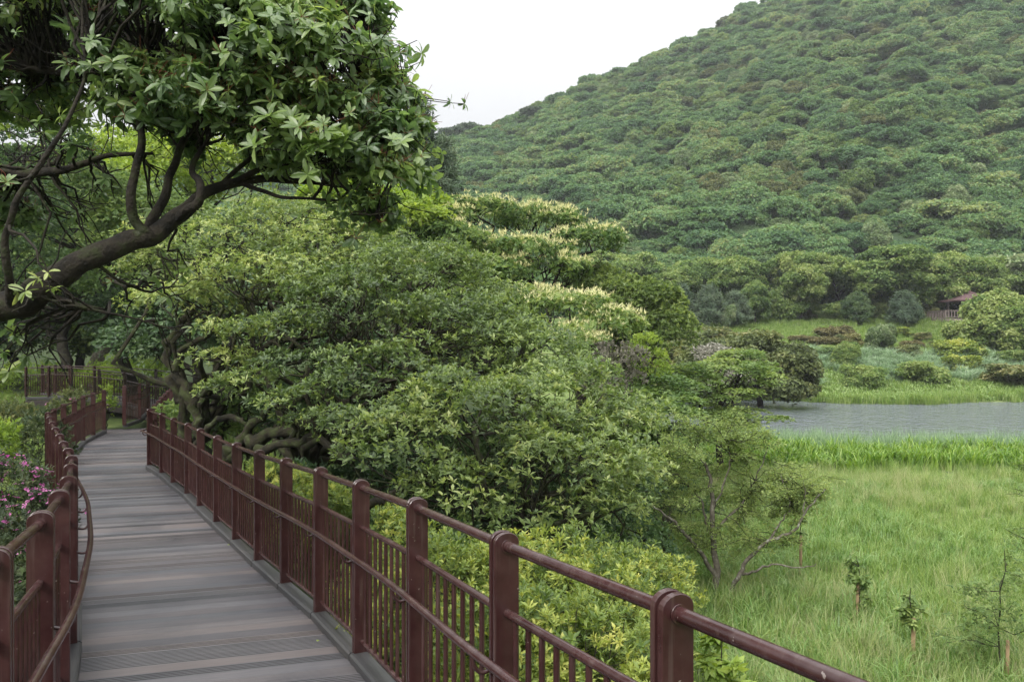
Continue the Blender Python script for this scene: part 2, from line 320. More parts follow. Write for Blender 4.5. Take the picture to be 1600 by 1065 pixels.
def paintmat():
    m, nt, N, L, b = nodes('maroon_paint')
    tc = N.new('ShaderNodeTexCoord'); geo = N.new('ShaderNodeNewGeometry')
    n1 = N.new('ShaderNodeTexNoise'); n1.inputs['Scale'].default_value = 5; n1.inputs['Detail'].default_value = 9; n1.inputs['Roughness'].default_value = .65
    L.new(geo.outputs['Position'], n1.inputs[0])
    rp = ramp(nt, [(.32, (.029, .0105, .0105)), (.55, (.044, .0175, .0168)), (.72, (.062, .027, .025))]); L.new(n1.outputs['Fac'], rp.inputs[0])
    # dust and chalking on upward faces, in patches
    sx = N.new('ShaderNodeSeparateXYZ'); L.new(geo.outputs['True Normal'], sx.inputs[0])
    n2 = N.new('ShaderNodeTexNoise'); n2.inputs['Scale'].default_value = 14; n2.inputs['Detail'].default_value = 8; L.new(geo.outputs['Position'], n2.inputs[0])
    r2 = ramp(nt, [(.45, (0, 0, 0)), (.8, (.35, .35, .35))]); L.new(n2.outputs['Fac'], r2.inputs[0])
    mr = N.new('ShaderNodeMapRange'); mr.inputs[1].default_value = -.2; mr.inputs[2].default_value = 1; L.new(sx.outputs[2], mr.inputs[0])
    mm = N.new('ShaderNodeMath'); mm.operation = 'MULTIPLY'; L.new(r2.outputs[0], mm.inputs[0]); L.new(mr.outputs[0], mm.inputs[1])
    mx = N.new('ShaderNodeMix'); mx.data_type = 'RGBA'; L.new(mm.outputs[0], mx.inputs[0]); L.new(rp.outputs[0], mx.inputs[6]); mx.inputs[7].default_value = (.16, .13, .12, 1)
    n4 = N.new('ShaderNodeTexNoise'); n4.inputs['Scale'].default_value = 55; n4.inputs['Detail'].default_value = 2; L.new(geo.outputs['Position'], n4.inputs[0])
    mpd = N.new('ShaderNodeMapping'); mpd.inputs['Scale'].default_value = (40, 40, 2.5); L.new(geo.outputs['Position'], mpd.inputs[0])
    n5 = N.new('ShaderNodeTexNoise'); n5.inputs['Scale'].default_value = 1; n5.inputs['Detail'].default_value = 5; L.new(mpd.outputs[0], n5.inputs[0])
    r4 = ramp(nt, [(.735, (0, 0, 0)), (.76, (.7, .7, .7))]); L.new(n4.outputs['Fac'], r4.inputs[0]); r5 = ramp(nt, [(.55, (0, 0, 0)), (.8, (.45, .45, .45))]); L.new(n5.outputs['Fac'], r5.inputs[0])
    m5 = N.new('ShaderNodeMix'); m5.data_type = 'RGBA'; L.new(r5.outputs[0], m5.inputs[0]); L.new(mx.outputs[2], m5.inputs[6]); m5.inputs[7].default_value = (.12, .085, .075, 1)
    m4 = N.new('ShaderNodeMix'); m4.data_type = 'RGBA'; L.new(r4.outputs[0], m4.inputs[0]); L.new(m5.outputs[2], m4.inputs[6]); m4.inputs[7].default_value = (.26, .22, .20, 1)
    L.new(m4.outputs[2], b.inputs['Base Color'])
    rr = N.new('ShaderNodeMapRange'); rr.inputs[3].default_value = .15; rr.inputs[4].default_value = .30; L.new(n2.outputs['Fac'], rr.inputs[0]); L.new(rr.outputs[0], b.inputs['Roughness'])
    n3 = N.new('ShaderNodeTexNoise'); n3.inputs['Scale'].default_value = 160; L.new(geo.outputs['Position'], n3.inputs[0])
    bp = N.new('ShaderNodeBump'); bp.inputs['Strength'].default_value = .12; bp.inputs['Distance'].default_value = .001; L.new(n3.outputs['Fac'], bp.inputs['Height']); L.new(bp.outputs[0], b.inputs['Normal'])
    return m
M['paint'] = paintmat()
def plankmat(name, base, kerb=False):
    m, nt, N, L, b = nodes(name)
    tc = N.new('ShaderNodeTexCoord'); oi = N.new('ShaderNodeObjectInfo')
    mp = N.new('ShaderNodeMapping'); mp.inputs['Scale'].default_value = (1.0, 22, 22)
    cmb = N.new('ShaderNodeVectorMath'); cmb.operation = 'MULTIPLY_ADD'
    cmb.inputs[0].default_value = (37, 11, 5); L.new(oi.outputs['Random'], cmb.inputs[1]); L.new(tc.outputs['Object'], mp.inputs[0]); L.new(mp.outputs[0], cmb.inputs[2])
    n1 = N.new('ShaderNodeTexNoise'); n1.inputs['Scale'].default_value = 2.6; n1.inputs['Detail'].default_value = 10; n1.inputs['Roughness'].default_value = .75; L.new(cmb.outputs[0], n1.inputs[0])
    rp = ramp(nt, base); L.new(n1.outputs['Fac'], rp.inputs[0])
    geo = N.new('ShaderNodeNewGeometry'); n2 = N.new('ShaderNodeTexNoise'); n2.inputs['Scale'].default_value = 1.3; n2.inputs['Detail'].default_value = 6; L.new(geo.outputs['Position'], n2.inputs[0])
    hs = N.new('ShaderNodeHueSaturation'); L.new(rp.outputs[0], hs.inputs['Color'])
    # each board weathers to its own tone: bluish grey to reddish brown
    tint = ramp(nt, [(0, (1.02, 1.05, 1.10)), (.18, (.66, .71, .78)), (.36, (1.05, 1.02, 1.02)), (.52, (.74, .74, .78)), (.7, (1.2, 1.10, 1.05)), (.85, (.80, .76, .78)), (1, (1.1, 1.06, 1.06))]); tint.color_ramp.interpolation = 'CONSTANT'; L.new(oi.outputs['Random'], tint.inputs[0])
    mx = N.new('ShaderNodeMix'); mx.data_type = 'RGBA'; mx.blend_type = 'MULTIPLY'; mx.inputs[0].default_value = .2 if kerb else 1
    L.new(hs.outputs[0], mx.inputs[6]); L.new(tint.outputs[0], mx.inputs[7])
    st = ramp(nt, [(.33, (.70, .72, .76)), (.5, (1, 1, 1)), (.72, (1.12, 1.07, 1.04))]); L.new(n2.outputs['Fac'], st.inputs[0])
    m2 = N.new('ShaderNodeMix'); m2.data_type = 'RGBA'; m2.blend_type = 'MULTIPLY'; m2.inputs[0].default_value = 1; L.new(mx.outputs[2], m2.inputs[6]); L.new(st.outputs[0], m2.inputs[7])
    L.new(m2.outputs[2], b.inputs['Base Color'])
    rr = N.new('ShaderNodeMapRange'); rr.inputs[1].default_value = .3; rr.inputs[2].default_value = .7; rr.inputs[3].default_value = .42; rr.inputs[4].default_value = .62; L.new(n2.outputs['Fac'], rr.inputs[0]); L.new(rr.outputs[0], b.inputs['Roughness'])
    wv = N.new('ShaderNodeTexWave'); wv.wave_type = 'BANDS'; wv.bands_direction = 'Y'; wv.inputs['Scale'].default_value = 19 if not kerb else 8; wv.inputs['Distortion'].default_value = .4
    L.new(tc.outputs['Object'], wv.inputs[0])
    gt = N.new('ShaderNodeMath'); gt.operation = 'MULTIPLY'; L.new(wv.outputs['Fac'], gt.inputs[0])
    sel = N.new('ShaderNodeMath'); sel.operation = 'GREATER_THAN'; sel.inputs[1].default_value = .45
    ml = N.new('ShaderNodeMath'); ml.operation = 'MULTIPLY'; ml.inputs[1].default_value = 7.31; fr = N.new('ShaderNodeMath'); fr.operation = 'FRACT'
    L.new(oi.outputs['Random'], ml.inputs[0]); L.new(ml.outputs[0], fr.inputs[0]); L.new(fr.outputs[0], sel.inputs[0]); L.new(sel.outputs[0], gt.inputs[1])
    ad = N.new('ShaderNodeMath'); ad.operation = 'MULTIPLY_ADD'; ad.inputs[1].default_value = .35; L.new(n1.outputs['Fac'], ad.inputs[0]); L.new(gt.outputs[0], ad.inputs[2])
    bp = N.new('ShaderNodeBump'); bp.inputs['Strength'].default_value = .55; bp.inputs['Distance'].default_value = .004; L.new(ad.outputs[0], bp.inputs['Height']); L.new(bp.outputs[0], b.inputs['Normal'])
    return m
M['plank'] = plankmat('weathered_plank', [(.25, (.058, .053, .053)), (.5, (.088, .081, .081)), (.75, (.128, .116, .113))])
M['kerb'] = plankmat('charcoal_kerb', [(.28, (.026, .026, .027)), (.5, (.043, .042, .042)), (.72, (.068, .066, .060))], True)
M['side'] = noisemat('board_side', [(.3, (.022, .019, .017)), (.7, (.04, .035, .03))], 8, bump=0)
M['beam'] = noisemat('dark_beam', [(.3, (.03, .025, .022)), (.7, (.06, .05, .045))], 6)
M['wood'] = noisemat('grey_wood', [(.3, (.13, .105, .095)), (.7, (.21, .17, .155))], 6)
M['roof'] = noisemat('maroon_roof', [(.3, (.075, .045, .045)), (.7, (.13, .075, .075))], 3, bump=.5)
def watermat():
    m, nt, N, L, b = nodes('pond_water')
    b.inputs['Base Color'].default_value = (.12, .135, .15, 1); b.inputs['Roughness'].default_value = .08; b.inputs['IOR'].default_value = 1.33; b.inputs['Specular IOR Level'].default_value = 1.0
    tc = N.new('ShaderNodeTexCoord'); mp = N.new('ShaderNodeMapping'); mp.inputs['Scale'].default_value = (1.0, .75, 1); mp.inputs['Rotation'].default_value = (0, 0, .2)
    n1 = N.new('ShaderNodeTexNoise'); n1.inputs['Scale'].default_value = 1.3; n1.inputs['Detail'].default_value = 4; n1.inputs['Roughness'].default_value = .65
    L.new(tc.outputs['Object'], mp.inputs[0]); L.new(mp.outputs[0], n1.inputs[0])
    bp = N.new('ShaderNodeBump'); bp.inputs['Strength'].default_value = 1.0; bp.inputs['Distance'].default_value = .45; L.new(n1.outputs['Fac'], bp.inputs['Height']); L.new(bp.outputs[0], b.inputs['Normal'])
    return m
M['water'] = watermat()

# ------------------------------------------------------------------ terrain
def G(x, y):
    x = np.asarray(x, float); y = np.asarray(y, float); P = np.stack([x, y], -1)
    yy = np.minimum(y, 22); s = x*.87+yy*.5
    z = 2.42*(1-sstep(s, .6, 9.5))+.05*np.clip(-s-4, 0, 40)*sstep(y, 8, 25)
    z = z+(fbm(P, .35, 3)-.5)*.22
    rise = np.interp(y, [66, 72, 82, 90, 100, 108, 122, 200], [0, .9, 3.4, 5.2, 7.2, 8.2, 9.6, 14])
    z = np.maximum(z, 0)+rise+(fbm(P, .08, 9)-.5)*1.4*sstep(y, 66, 80)
    yn = 36.6+.9*np.sin(x*.21)+.5*np.sin(x*.63+1); yf = np.interp(x, [8, 24, 28, 34, 44, 60, 90], [66.5, 66.5, 62.4, 62.6, 65.8, 67, 68])+.4*np.sin(x*.7)
    m = sstep(np.minimum(np.minimum(y-yn, yf-y), x-7), -.6, 2.0)
    return z*(1-m)-1.1*m
def pond_sd(x, y):
    yn = 36.6+.9*np.sin(x*.21)+.5*np.sin(x*.63+1); yf = np.interp(x, [8, 24, 28, 34, 44, 60, 90], [66.5, 66.5, 62.4, 62.6, 65.8, 67, 68])+.4*np.sin(x*.7)
    return np.minimum(np.minimum(y-yn, yf-y), x-7)
def grid_mesh(name, X, Y, Z, mat, extra=None, smooth=True):
    a, b = X.shape; V = np.stack([X, Y, Z], -1).reshape(-1, 3)
    i = np.arange(a-1)[:, None]*b+np.arange(b-1)[None]
    F = np.stack([i, i+1, i+b+1, i+b], -1).reshape(-1, 4)
    me = mesh_tris(name, V, F, mat, smooth=smooth)
    if me.polygons[0].normal.z < 0: me.flip_normals()
    if extra is not None:
        at = me.attributes.new('soil', 'FLOAT', 'POINT'); at.data.foreach_set('value', np.ascontiguousarray(extra.ravel(), np.float32))
    return me
xs = np.concatenate([np.linspace(-260, -32, 30), np.linspace(-30, 62, 150), np.linspace(65, 260, 30)])
ys = np.concatenate([np.linspace(-90, -8, 14), np.linspace(-6, 74, 150), np.linspace(75.5, 124, 50)])
gx, gy = np.meshgrid(xs, ys); s_ = gx*.87+np.minimum(gy, 22)*.5
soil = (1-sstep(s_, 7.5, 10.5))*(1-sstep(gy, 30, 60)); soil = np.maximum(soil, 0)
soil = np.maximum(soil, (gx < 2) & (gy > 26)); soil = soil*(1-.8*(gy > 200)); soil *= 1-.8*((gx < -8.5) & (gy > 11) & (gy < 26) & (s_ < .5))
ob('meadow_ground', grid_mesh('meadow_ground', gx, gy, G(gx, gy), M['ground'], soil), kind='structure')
water = mesh_tris('pond_water', [[4, 30, -.14], [200, 30, -.14], [200, 72, -.14], [4, 72, -.14]], [[0, 1, 2, 3]], M['water'])
ob('pond_water', water, kind='structure')

EX = [-3200, -800, 100, 400, 665, 700, 770, 850, 900, 1000, 1100, 1190, 1400, 1600, 1900, 2600, 4000]
EY = [.14, .20, .245, .235, .235, .248, .272, .295, .318, .353, .394, .430, .506, .565, .60, .50, .30]
def HILL(u, D):
    px = 800+1200*u; e = np.interp(px, EX, EY); Dr = 262+55*sstep(px, 600, 1500)+10*np.sin(u*9)
    zr = 5+e*Dr; t = (D-108)/(Dr-108)
    p = np.where(t < 1, np.clip(t, -.1, 1)**1.08, 1-(t-1)*1.3)
    z = 7.6+(zr-7.6)*p
    P = np.stack([u*D, D], -1); amp = np.clip(t*3, 0, 1)*np.clip((1.12-t)*4, .1, 1)
    gul = fbm(np.stack([u*11, D*.012], -1), 1.0, 21)-.5
    return z+gul*8*amp*np.clip((.97-t)*2, .04, 1)+(fbm(P, .03, 5)-.5)*5*amp*np.clip((1-t)*2.5, .08, 1)
us = np.linspace(-1.5, 1.7, 170); Ds = np.linspace(108, 460, 120)
hu, hD = np.meshgrid(us, Ds)
ob('mountain', grid_mesh('mountain', hu*hD, hD, HILL(hu, hD), M['hillground']), kind='structure')

# ------------------------------------------------------------------ instancing of masses nobody could count
def gn_scatter(name, protos, P, rot, scl, **kw):
    """protos: list of meshes; point cloud object with instances of them"""
    col = bpy.data.collections.new(name+'_kinds')
    for k, me in enumerate(protos):
        o = bpy.data.objects.new('%s_kind' % name, me); col.objects.link(o)
    n = len(P); me = bpy.data.meshes.new(name); me.vertices.add(n); me.vertices.foreach_set('co', np.ascontiguousarray(P, np.float32).ravel())
    a = me.attributes.new('rot', 'FLOAT_VECTOR', 'POINT'); a.data.foreach_set('vector', np.ascontiguousarray(rot, np.float32).ravel())
    a = me.attributes.new('scl', 'FLOAT_VECTOR', 'POINT'); a.data.foreach_set('vector', np.ascontiguousarray(scl, np.float32).ravel())
    ng = bpy.data.node_groups.new(name, 'GeometryNodeTree'); N, L = ng.nodes, ng.links
    ng.interface.new_socket('Geometry', in_out='INPUT', socket_type='NodeSocketGeometry'); ng.interface.new_socket('Geometry', in_out='OUTPUT', socket_type='NodeSocketGeometry')
    gi, go = N.new('NodeGroupInput'), N.new('NodeGroupOutput')
    ci = N.new('GeometryNodeCollectionInfo'); ci.inputs[0].default_value = col; ci.inputs[1].default_value = True; ci.inputs[2].default_value = True
    ip = N.new('GeometryNodeInstanceOnPoints'); ip.inputs['Pick Instance'].default_value = True
    def attr(nm):
        x = N.new('GeometryNodeInputNamedAttribute'); x.data_type = 'FLOAT_VECTOR'; x.inputs[0].default_value = nm; return x
    L.new(gi.outputs[0], ip.inputs['Points']); L.new(ci.outputs[0], ip.inputs['Instance'])
    er = N.new('FunctionNodeEulerToRotation'); L.new(attr('rot').outputs[0], er.inputs[0]); L.new(er.outputs[0], ip.inputs['Rotation'])
    L.new(attr('scl').outputs[0], ip.inputs['Scale'])
    rv = N.new('FunctionNodeRandomValue'); rv.data_type = 'INT'; rv.inputs[4].default_value = 0; rv.inputs[5].default_value = len(protos)-1
    L.new(rv.outputs[2], ip.inputs['Instance Index'])
    L.new(ip.outputs[0], go.inputs[0])
    o = ob(name, me, **kw); md = o.modifiers.new('scatter', 'NODES'); md.node_group = ng
    return o

# ------------------------------------------------------------------ boardwalk lines (right and left rail posts: x, y, height of post top relative to the eye)
R = [(1.72, -.9, -.44), (1.28, .05, -.50), (.86, 1.0, -.57), (.41, 1.97, -.64), (-.03, 2.87, -.71), (-.48, 3.88, -.79), (-.954, 4.85, -.873), (-1.445, 5.8, -.95),
     (-1.97, 6.7, -1.016), (-2.50, 7.6, -1.075), (-3.10, 8.65, -1.14), (-3.72, 9.7, -1.19), (-4.38, 10.8, -1.225), (-5.0, 11.85, -1.26),
     (-5.68, 12.9, -1.285), (-6.35, 13.95, -1.30), (-6.98, 14.8, -1.30)]
R2 = [(-6.98, 14.8, -1.30), (-7.36, 15.8, -1.30), (-7.78, 16.9, -1.30), (-8.22, 18.0, -1.30), (-8.64, 19.1, -1.30), (-9.06, 20.2, -1.30), (-9.45, 21.3, -1.30), (-9.75, 22.5, -1.29), (-9.9, 23.7, -1.27)]
Lf = [(-.62, -.3, -.46), (-.98, .65, -.54), (-1.33, 1.62, -.61), (-1.685, 2.5, -.67), (-2.0, 3.26, -.72), (-2.44, 4.14, -.80), (-2.87, 4.97, -.87), (-3.39, 5.9, -.94), (-3.9, 6.8, -1.01), (-4.45, 7.7, -1.07), (-5.08, 8.7, -1.13),
      (-5.77, 9.8, -1.18), (-6.48, 10.9, -1.22), (-7.15, 11.95, -1.25), (-7.86, 13.06, -1.28), (-8.52, 14.1, -1.30), (-8.93, 14.97, -1.31), (-9.4, 16.1, -1.31), (-9.8, 17.2, -1.31), (-10.33, 18.5, -1.31),
      (-10.66, 19.55, -1.31), (-11.0, 20.7, -1.31)]
Fs = [(-10.8, 21.4, -1.235), (-11.3, 23.3, -1.28), (-11.85, 25.0, -1.20)]
Bn = [(-17.4, 27.5, -.92), (-16.55, 27.45, -.90), (-15.65, 27.3, -.905), (-14.3, 26.6, -.96), (-13.05, 25.9, -1.03), (-11.85, 25.0, -1.15), (-10.9, 24.5, -1.2)]
Bf = [(-18.1, 29.6, -.92), (-17.35, 29.2, -.90), (-16.75, 29.1, -.90), (-15.6, 28.7, -.915), (-14.2, 28.3, -.945), (-12.8, 27.6, -1.0), (-11.4, 26.6, -1.08), (-10.3, 25.4, -1.17), (-9.9, 23.7, -1.27)]
TH = math.radians(15.5); BD = np.array([math.cos(TH), math.sin(TH)]); BNm = np.array([-math.sin(TH), math.cos(TH)])
HP = 1.17  # post top above the boards

def seg_cut(poly, c):
    """where the line {p: p.BNm=c} crosses an open polyline -> (u, z)"""
    out = []
    for a, b in zip(poly[:-1], poly[1:]):
        ca, cb = a[:2].dot(BNm), b[:2].dot(BNm)
        if (ca-c)*(cb-c) <= 0 and ca != cb:
            t = (c-ca)/(cb-ca); p = a+(b-a)*t; out.append((p[:2].dot(BD), p[2]))
    return out
def box_me(name, x0, x1, y0, y1, z0, z1, mat, bev=.003, skew0=0, skew1=0, grooves=0, side=None):
    """box with chamfered top edges; ends may be cut on a slant"""
    prof = [(y0, z0), (y1, z0), (y1, z1-bev), (y1-bev, z1), (y0+bev, z1), (y0, z1-bev)]
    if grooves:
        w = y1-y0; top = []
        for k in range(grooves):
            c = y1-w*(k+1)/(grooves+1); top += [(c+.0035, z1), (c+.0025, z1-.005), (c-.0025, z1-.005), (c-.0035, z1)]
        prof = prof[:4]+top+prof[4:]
    V = [(x0+skew0*(y-y0), y, z) for y, z in prof]+[(x1+skew1*(y-y0), y, z) for y, z in prof]
    n = len(prof); F = [[i, (i+1) % n, n+(i+1) % n, n+i] for i in range(n)]+[list(range(n))[::-1], list(range(n, 2*n))]
    me = bpy.data.meshes.new(name); me.from_pydata(V, [], F); me.materials.append(mat)
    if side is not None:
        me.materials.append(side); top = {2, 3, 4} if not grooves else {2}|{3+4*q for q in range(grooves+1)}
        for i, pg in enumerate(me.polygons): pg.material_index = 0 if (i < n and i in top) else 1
    me.update(); return me
deck = thing('boardwalk', 'weathered grey board footpath curving away between maroon railings', 'boardwalk', (0, 0, 0)); deck['kind'] = 'structure'; del deck['category']
Ra = np.array(R+R2[1:]); La = np.array(Lf+[(-11.6, 22.1, -1.29), (-12.2, 23.6, -1.29)])
rr = np.random.RandomState(3)
c0 = 1.0; pitch = .142; k = 0; c = c0
while c < 23.6:
    a, b = seg_cut(La, c), seg_cut(Ra, c)
    if a and b:
        ua, ub = a[0][0]-.03, b[0][0]+.03
        a2, b2 = seg_cut(La, c+.134), seg_cut(Ra, c+.134)
        sa = ((a2[0][0]-a[0][0])/.134) if a2 else 0; sb = ((b2[0][0]-b[0][0])/.134) if b2 else 0
        mid = (ua+ub)/2; p = BD*mid+BNm*c; z = 5+(a[0][1]+b[0][1])/2-HP
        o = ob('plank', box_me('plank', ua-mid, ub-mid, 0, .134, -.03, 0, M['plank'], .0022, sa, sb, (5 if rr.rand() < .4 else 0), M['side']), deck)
        o.location = (p[0], p[1], z+rr.uniform(-.0028, .0028)); o.rotation_euler = (rr.uniform(-.004, .004), 0, TH+rr.uniform(-.0015, .0015))
    c += pitch
# boards of the far arm
def along(poly, step):
    poly = np.array(poly, float); L_ = np.r_[0, np.cumsum(np.linalg.norm(np.diff(poly[:, :2], axis=0), axis=1))]
    s = np.arange(0, L_[-1], step); return np.stack([np.interp(s, L_, poly[:, i]) for i in range(poly.shape[1])], 1)
na, fa = smooth_path(Bn, 10), smooth_path(Bf[1:], 10)
nseg = 58; ta = np.linspace(0, 1, nseg+1)
def at_t(poly, t):
    L_ = np.r_[0, np.cumsum(np.linalg.norm(np.diff(poly[:, :2], axis=0), axis=1))]; L_ /= L_[-1]
    return np.array([np.interp(t, L_, poly[:, i]) for i in range(3)])
for i in range(nseg):
    g = .03
    q = [at_t(na, ta[i]), at_t(na, ta[i+1]-.0006), at_t(fa, ta[i+1]-.0006), at_t(fa, ta[i])]
    q = [np.array([p[0], p[1], 5+p[2]-HP]) for p in q]; ce = sum(q)/4
    V = [p-ce for p in q]+[p-ce-np.array([0, 0, .03]) for p in q]
    me = bpy.data.meshes.new('plank'); me.from_pydata([v.tolist() for v in V], [], [[0, 1, 2, 3], [7, 6, 5, 4], [0, 4, 5, 1], [1, 5, 6, 2], [2, 6, 7, 3], [3, 7, 4, 0]]); me.materials.append(M['plank']); me.update()
    if me.polygons[0].normal.z < 0: me.flip_normals()
    o = ob('plank', me, deck); o.location = ce
# bearers and supports under the boards
def bearer(poly, inset, side):
    poly = np.array(poly, float); T = np.gradient(poly[:, :2], axis=0); T /= np.linalg.norm(T, axis=1, keepdims=True); Nn = np.stack([T[:, 1], -T[:, 0]], 1)*side
    c = poly[:, :2]+Nn*inset; parts = []; V = []; 
    for p, n_, z in zip(c, Nn, poly[:, 2]):
        zt = 5+z-HP-.034
        for dx, dz in ((-.035, 0), (.035, 0), (.035, -.2), (-.035, -.2)): V.append([p[0]+n_[0]*dx, p[1]+n_[1]*dx, zt+dz])
    F = [[i*4+j, i*4+(j+1) % 4, i*4+4+(j+1) % 4, i*4+4+j] for i in range(len(c)-1) for j in range(4)]
    return mesh_tris('bearer', V, F, M['beam'])
ob('bearer', bearer(R, -.05, 1), deck); ob('bearer', bearer(R2, -.05, 1), deck); ob('bearer', bearer(Lf, .05, 1), deck); ob('bearer', bearer(Bn, -.05, -1), deck); ob('bearer', bearer(Bf[1:], .05, -1), deck)
for p in R[1::3]+R2[2::3]+Lf[2::3]+Bn[1::2]:
    zt = 5+p[2]-HP-.05; zb = float(G(p[0], p[1]))-.2
    if zt-zb > .15:
        Vt, Ft, vt = tube([[p[0], p[1], zb], [p[0], p[1], zt]], .06, 8); ob('support_post', quads_me('support_post', [(Vt, Ft, vt)], M['beam']), deck)

# ------------------------------------------------------------------ railings
def plate_post_me():
    """two round-topped flat plates with a recessed core; local x = across the rail, y = along it, top at z=0"""
    bm_V, bm_F = [], []
    def plate(y0, y1, w, top, bot):
        o = len(bm_V); prof = [(-w/2, bot)]; nA = 9
        for k in range(nA+1):
            a = math.pi*(1-k/nA); prof.append((w/2*math.cos(a)*1.0, top-.036+.036*math.sin(a)))
        prof.append((w/2, bot)); b = .0025; n = len(prof)
        def ring(y, s): return [(x*(1-s/(w/2)), y, z-(s if z > bot+.01 else 0)) for x, z in prof]
        rings = [ring(y0, b), ring(y0+b, 0), ring(y1-b, 0), ring(y1, b)]
        for r_ in rings: bm_V.extend(r_)
        for q in range(3):
            for i in range(n): bm_F.append([o+q*n+i, o+q*n+(i+1) % n, o+(q+1)*n+(i+1) % n, o+(q+1)*n+i])
        bm_F.append([o+i for i in range(n)][::-1]); bm_F.append([o+3*n+i for i in range(n)])
    plate(-.027, -.008, .10, 0, -1.10); plate(.008, .027, .10, 0, -1.10); plate(-.0085, .0085, .082, -.012, -1.10)
    me = bpy.data.meshes.new('post'); me.from_pydata(bm_V, [], bm_F); me.materials.append(M['paint']); me.update()
    import bmesh; b = bmesh.new(); b.from_mesh(me); bmesh.ops.recalc_face_normals(b, faces=b.faces); b.to_mesh(me); b.free(); return me
POST = plate_post_me()
def cyl_me(name, r, n=8, mat=None, L=1.0):
    return quads_me(name, [tube([[0, 0, 0], [0, 0, L]], r, n)], mat or M['paint'])
BAR = cyl_me('baluster', .0115, 7)
COLLAR = quads_me('rail_collar', [tube([[0, 0, -.004], [0, 0, .004]], .0255, 14, caps=True)], M['paint'])
def rodbetween(name, a, b, r, parent, n=12):
    o = ob(name, quads_me(name, [tube([a, b], r, n)], M['paint']), parent); return o
def railing(name, label, pts, side, handrail=True, hook=(False, False), group='maroon railings along the boardwalk', kerb=True, skip_first_post=False, nb=9, balcut=None):
    pts = np.array(pts, float); base = pts[0]; t = thing(name, label, 'railing', (0, 0, 0), group)
    T = np.gradient(pts[:, :2], axis=0); T /= np.linalg.norm(T, axis=1, keepdims=True); ins = np.stack([T[:, 1], -T[:, 0]], 1)*side   # towards the walkway
    loc0 = Vector((pts[0, 0], pts[0, 1], 5+pts[0, 2]-HP)); t.location = loc0
    off = np.array(loc0)
    def P3(i, dz): return np.array([pts[i, 0], pts[i, 1], 5+pts[i, 2]+dz])-off
    for i in range(len(pts)):
        if i == 0 and skip_first_post: continue
        o = ob('post', POST, t); o.location = P3(i, 0); o.rotation_euler = (0, 0, math.atan2(T[i, 1], T[i, 0])-math.pi/2)
        o.scale = (1, 1, 1)
    for i in range(len(pts)-1):
        a, b = P3(i, 0), P3(i+1, 0); d = (b-a)/np.linalg.norm(b-a); e = .026
        for dz, r, nm in ((-.052, .0200, 'top_rail'), (-.30, .0165, 'middle_rail'), (-1.015, .0150, 'bottom_rail')):
            A, B = a+np.array([0, 0, dz])+d*e, b+np.array([0, 0, dz])-d*e
            rodbetween(nm, A, B, r, t, 14 if dz > -.2 else 10)
        if base[1]+0 < 8 and i < 9:
            for q, sgn in ((a, 1), (b, -1)):
                for dz in (-.052,):
                    o = ob('rail_collar', COLLAR, t); o.location = q+np.array([0, 0, dz])+d*sgn*.0305
                    o.rotation_euler = Vector(d).to_track_quat('Z', 'Y').to_euler()
        for k in range(nb):
            f = (k+1)/(nb+1); q = a+(b-a)*f; o = ob('baluster', BAR, t)
            o.location = q+np.array([0, 0, -1.015]); o.scale = (1, 1, .715)
        if kerb:
            L_ = np.linalg.norm((b-a)[:2]); me = box_me('kerb_block', .008, L_-.008, -.06, .06, 0, .088, M['kerb'], .012)
            o = ob('kerb_block', me, t); n_ = np.array([d[1], -d[0]])*side
            n_ /= np.linalg.norm(n_); ang = math.atan2(b[1]-a[1], b[0]-a[0])
            o.location = (a[0]+n_[0]*.015, a[1]+n_[1]*.015, a[2]-HP-.002); o.rotation_euler = (0, -math.atan2(b[2]-a[2], L_), ang)
    if handrail:
        H = np.array([P3(i, -.43)+np.r_[ins[i]*.125, 0] for i in range(len(pts))])
        if hook[1]:
            e = H[-1]+np.r_[T[-1]*.12, 0]; H = np.concatenate([H, [e]]); ee = e+np.r_[T[-1]*.05-ins[-1]*.10, 0]; H = np.concatenate([H, [ee+np.array([0, 0, .02])]])
        S = smooth_path(H, 6); hr = ob('handrail', quads_me('handrail', [tube(S, .0175, 12, caps=True)], M['paint']), t)
        for i in range(len(pts)):
            n3 = np.r_[ins[i], 0]; b0 = P3(i, -.50)+n3*.04; top = P3(i, -.43-.012)+n3*.125
            arc = [b0, b0+n3*.045+np.array([0, 0, -.012]), b0+n3*.07+np.array([0, 0, .004]), b0+n3*.083+np.array([0, 0, .028]), top]
            ob('handrail_bracket', quads_me('handrail_bracket', [tube(smooth_path(arc, 4), .0085, 8)], M['paint']), hr)
    return t
railing('metal_railing', 'maroon metal railing right of the boardwalk, running from the bottom right corner', R, -1, hook=(False, True))
railing('metal_railing', 'short stretch of maroon railing past the bend, partly behind the mossy trunks', R2, -1, handrail=False, skip_first_post=True)
railing('metal_railing', 'maroon metal railing on the left edge of the boardwalk beside the pink azalea', Lf, 1, hook=(False, True))
railing('metal_railing', 'short maroon railing starting just past the grassy gap on the left', Fs, 1)
railing('metal_railing', 'near railing of the far walkway arm above the left grass bank', Bn, -1, handrail=False)
railing('metal_railing', 'farthest maroon railing, on the back edge of the far walkway arm', Bf, 1, handrail=False)

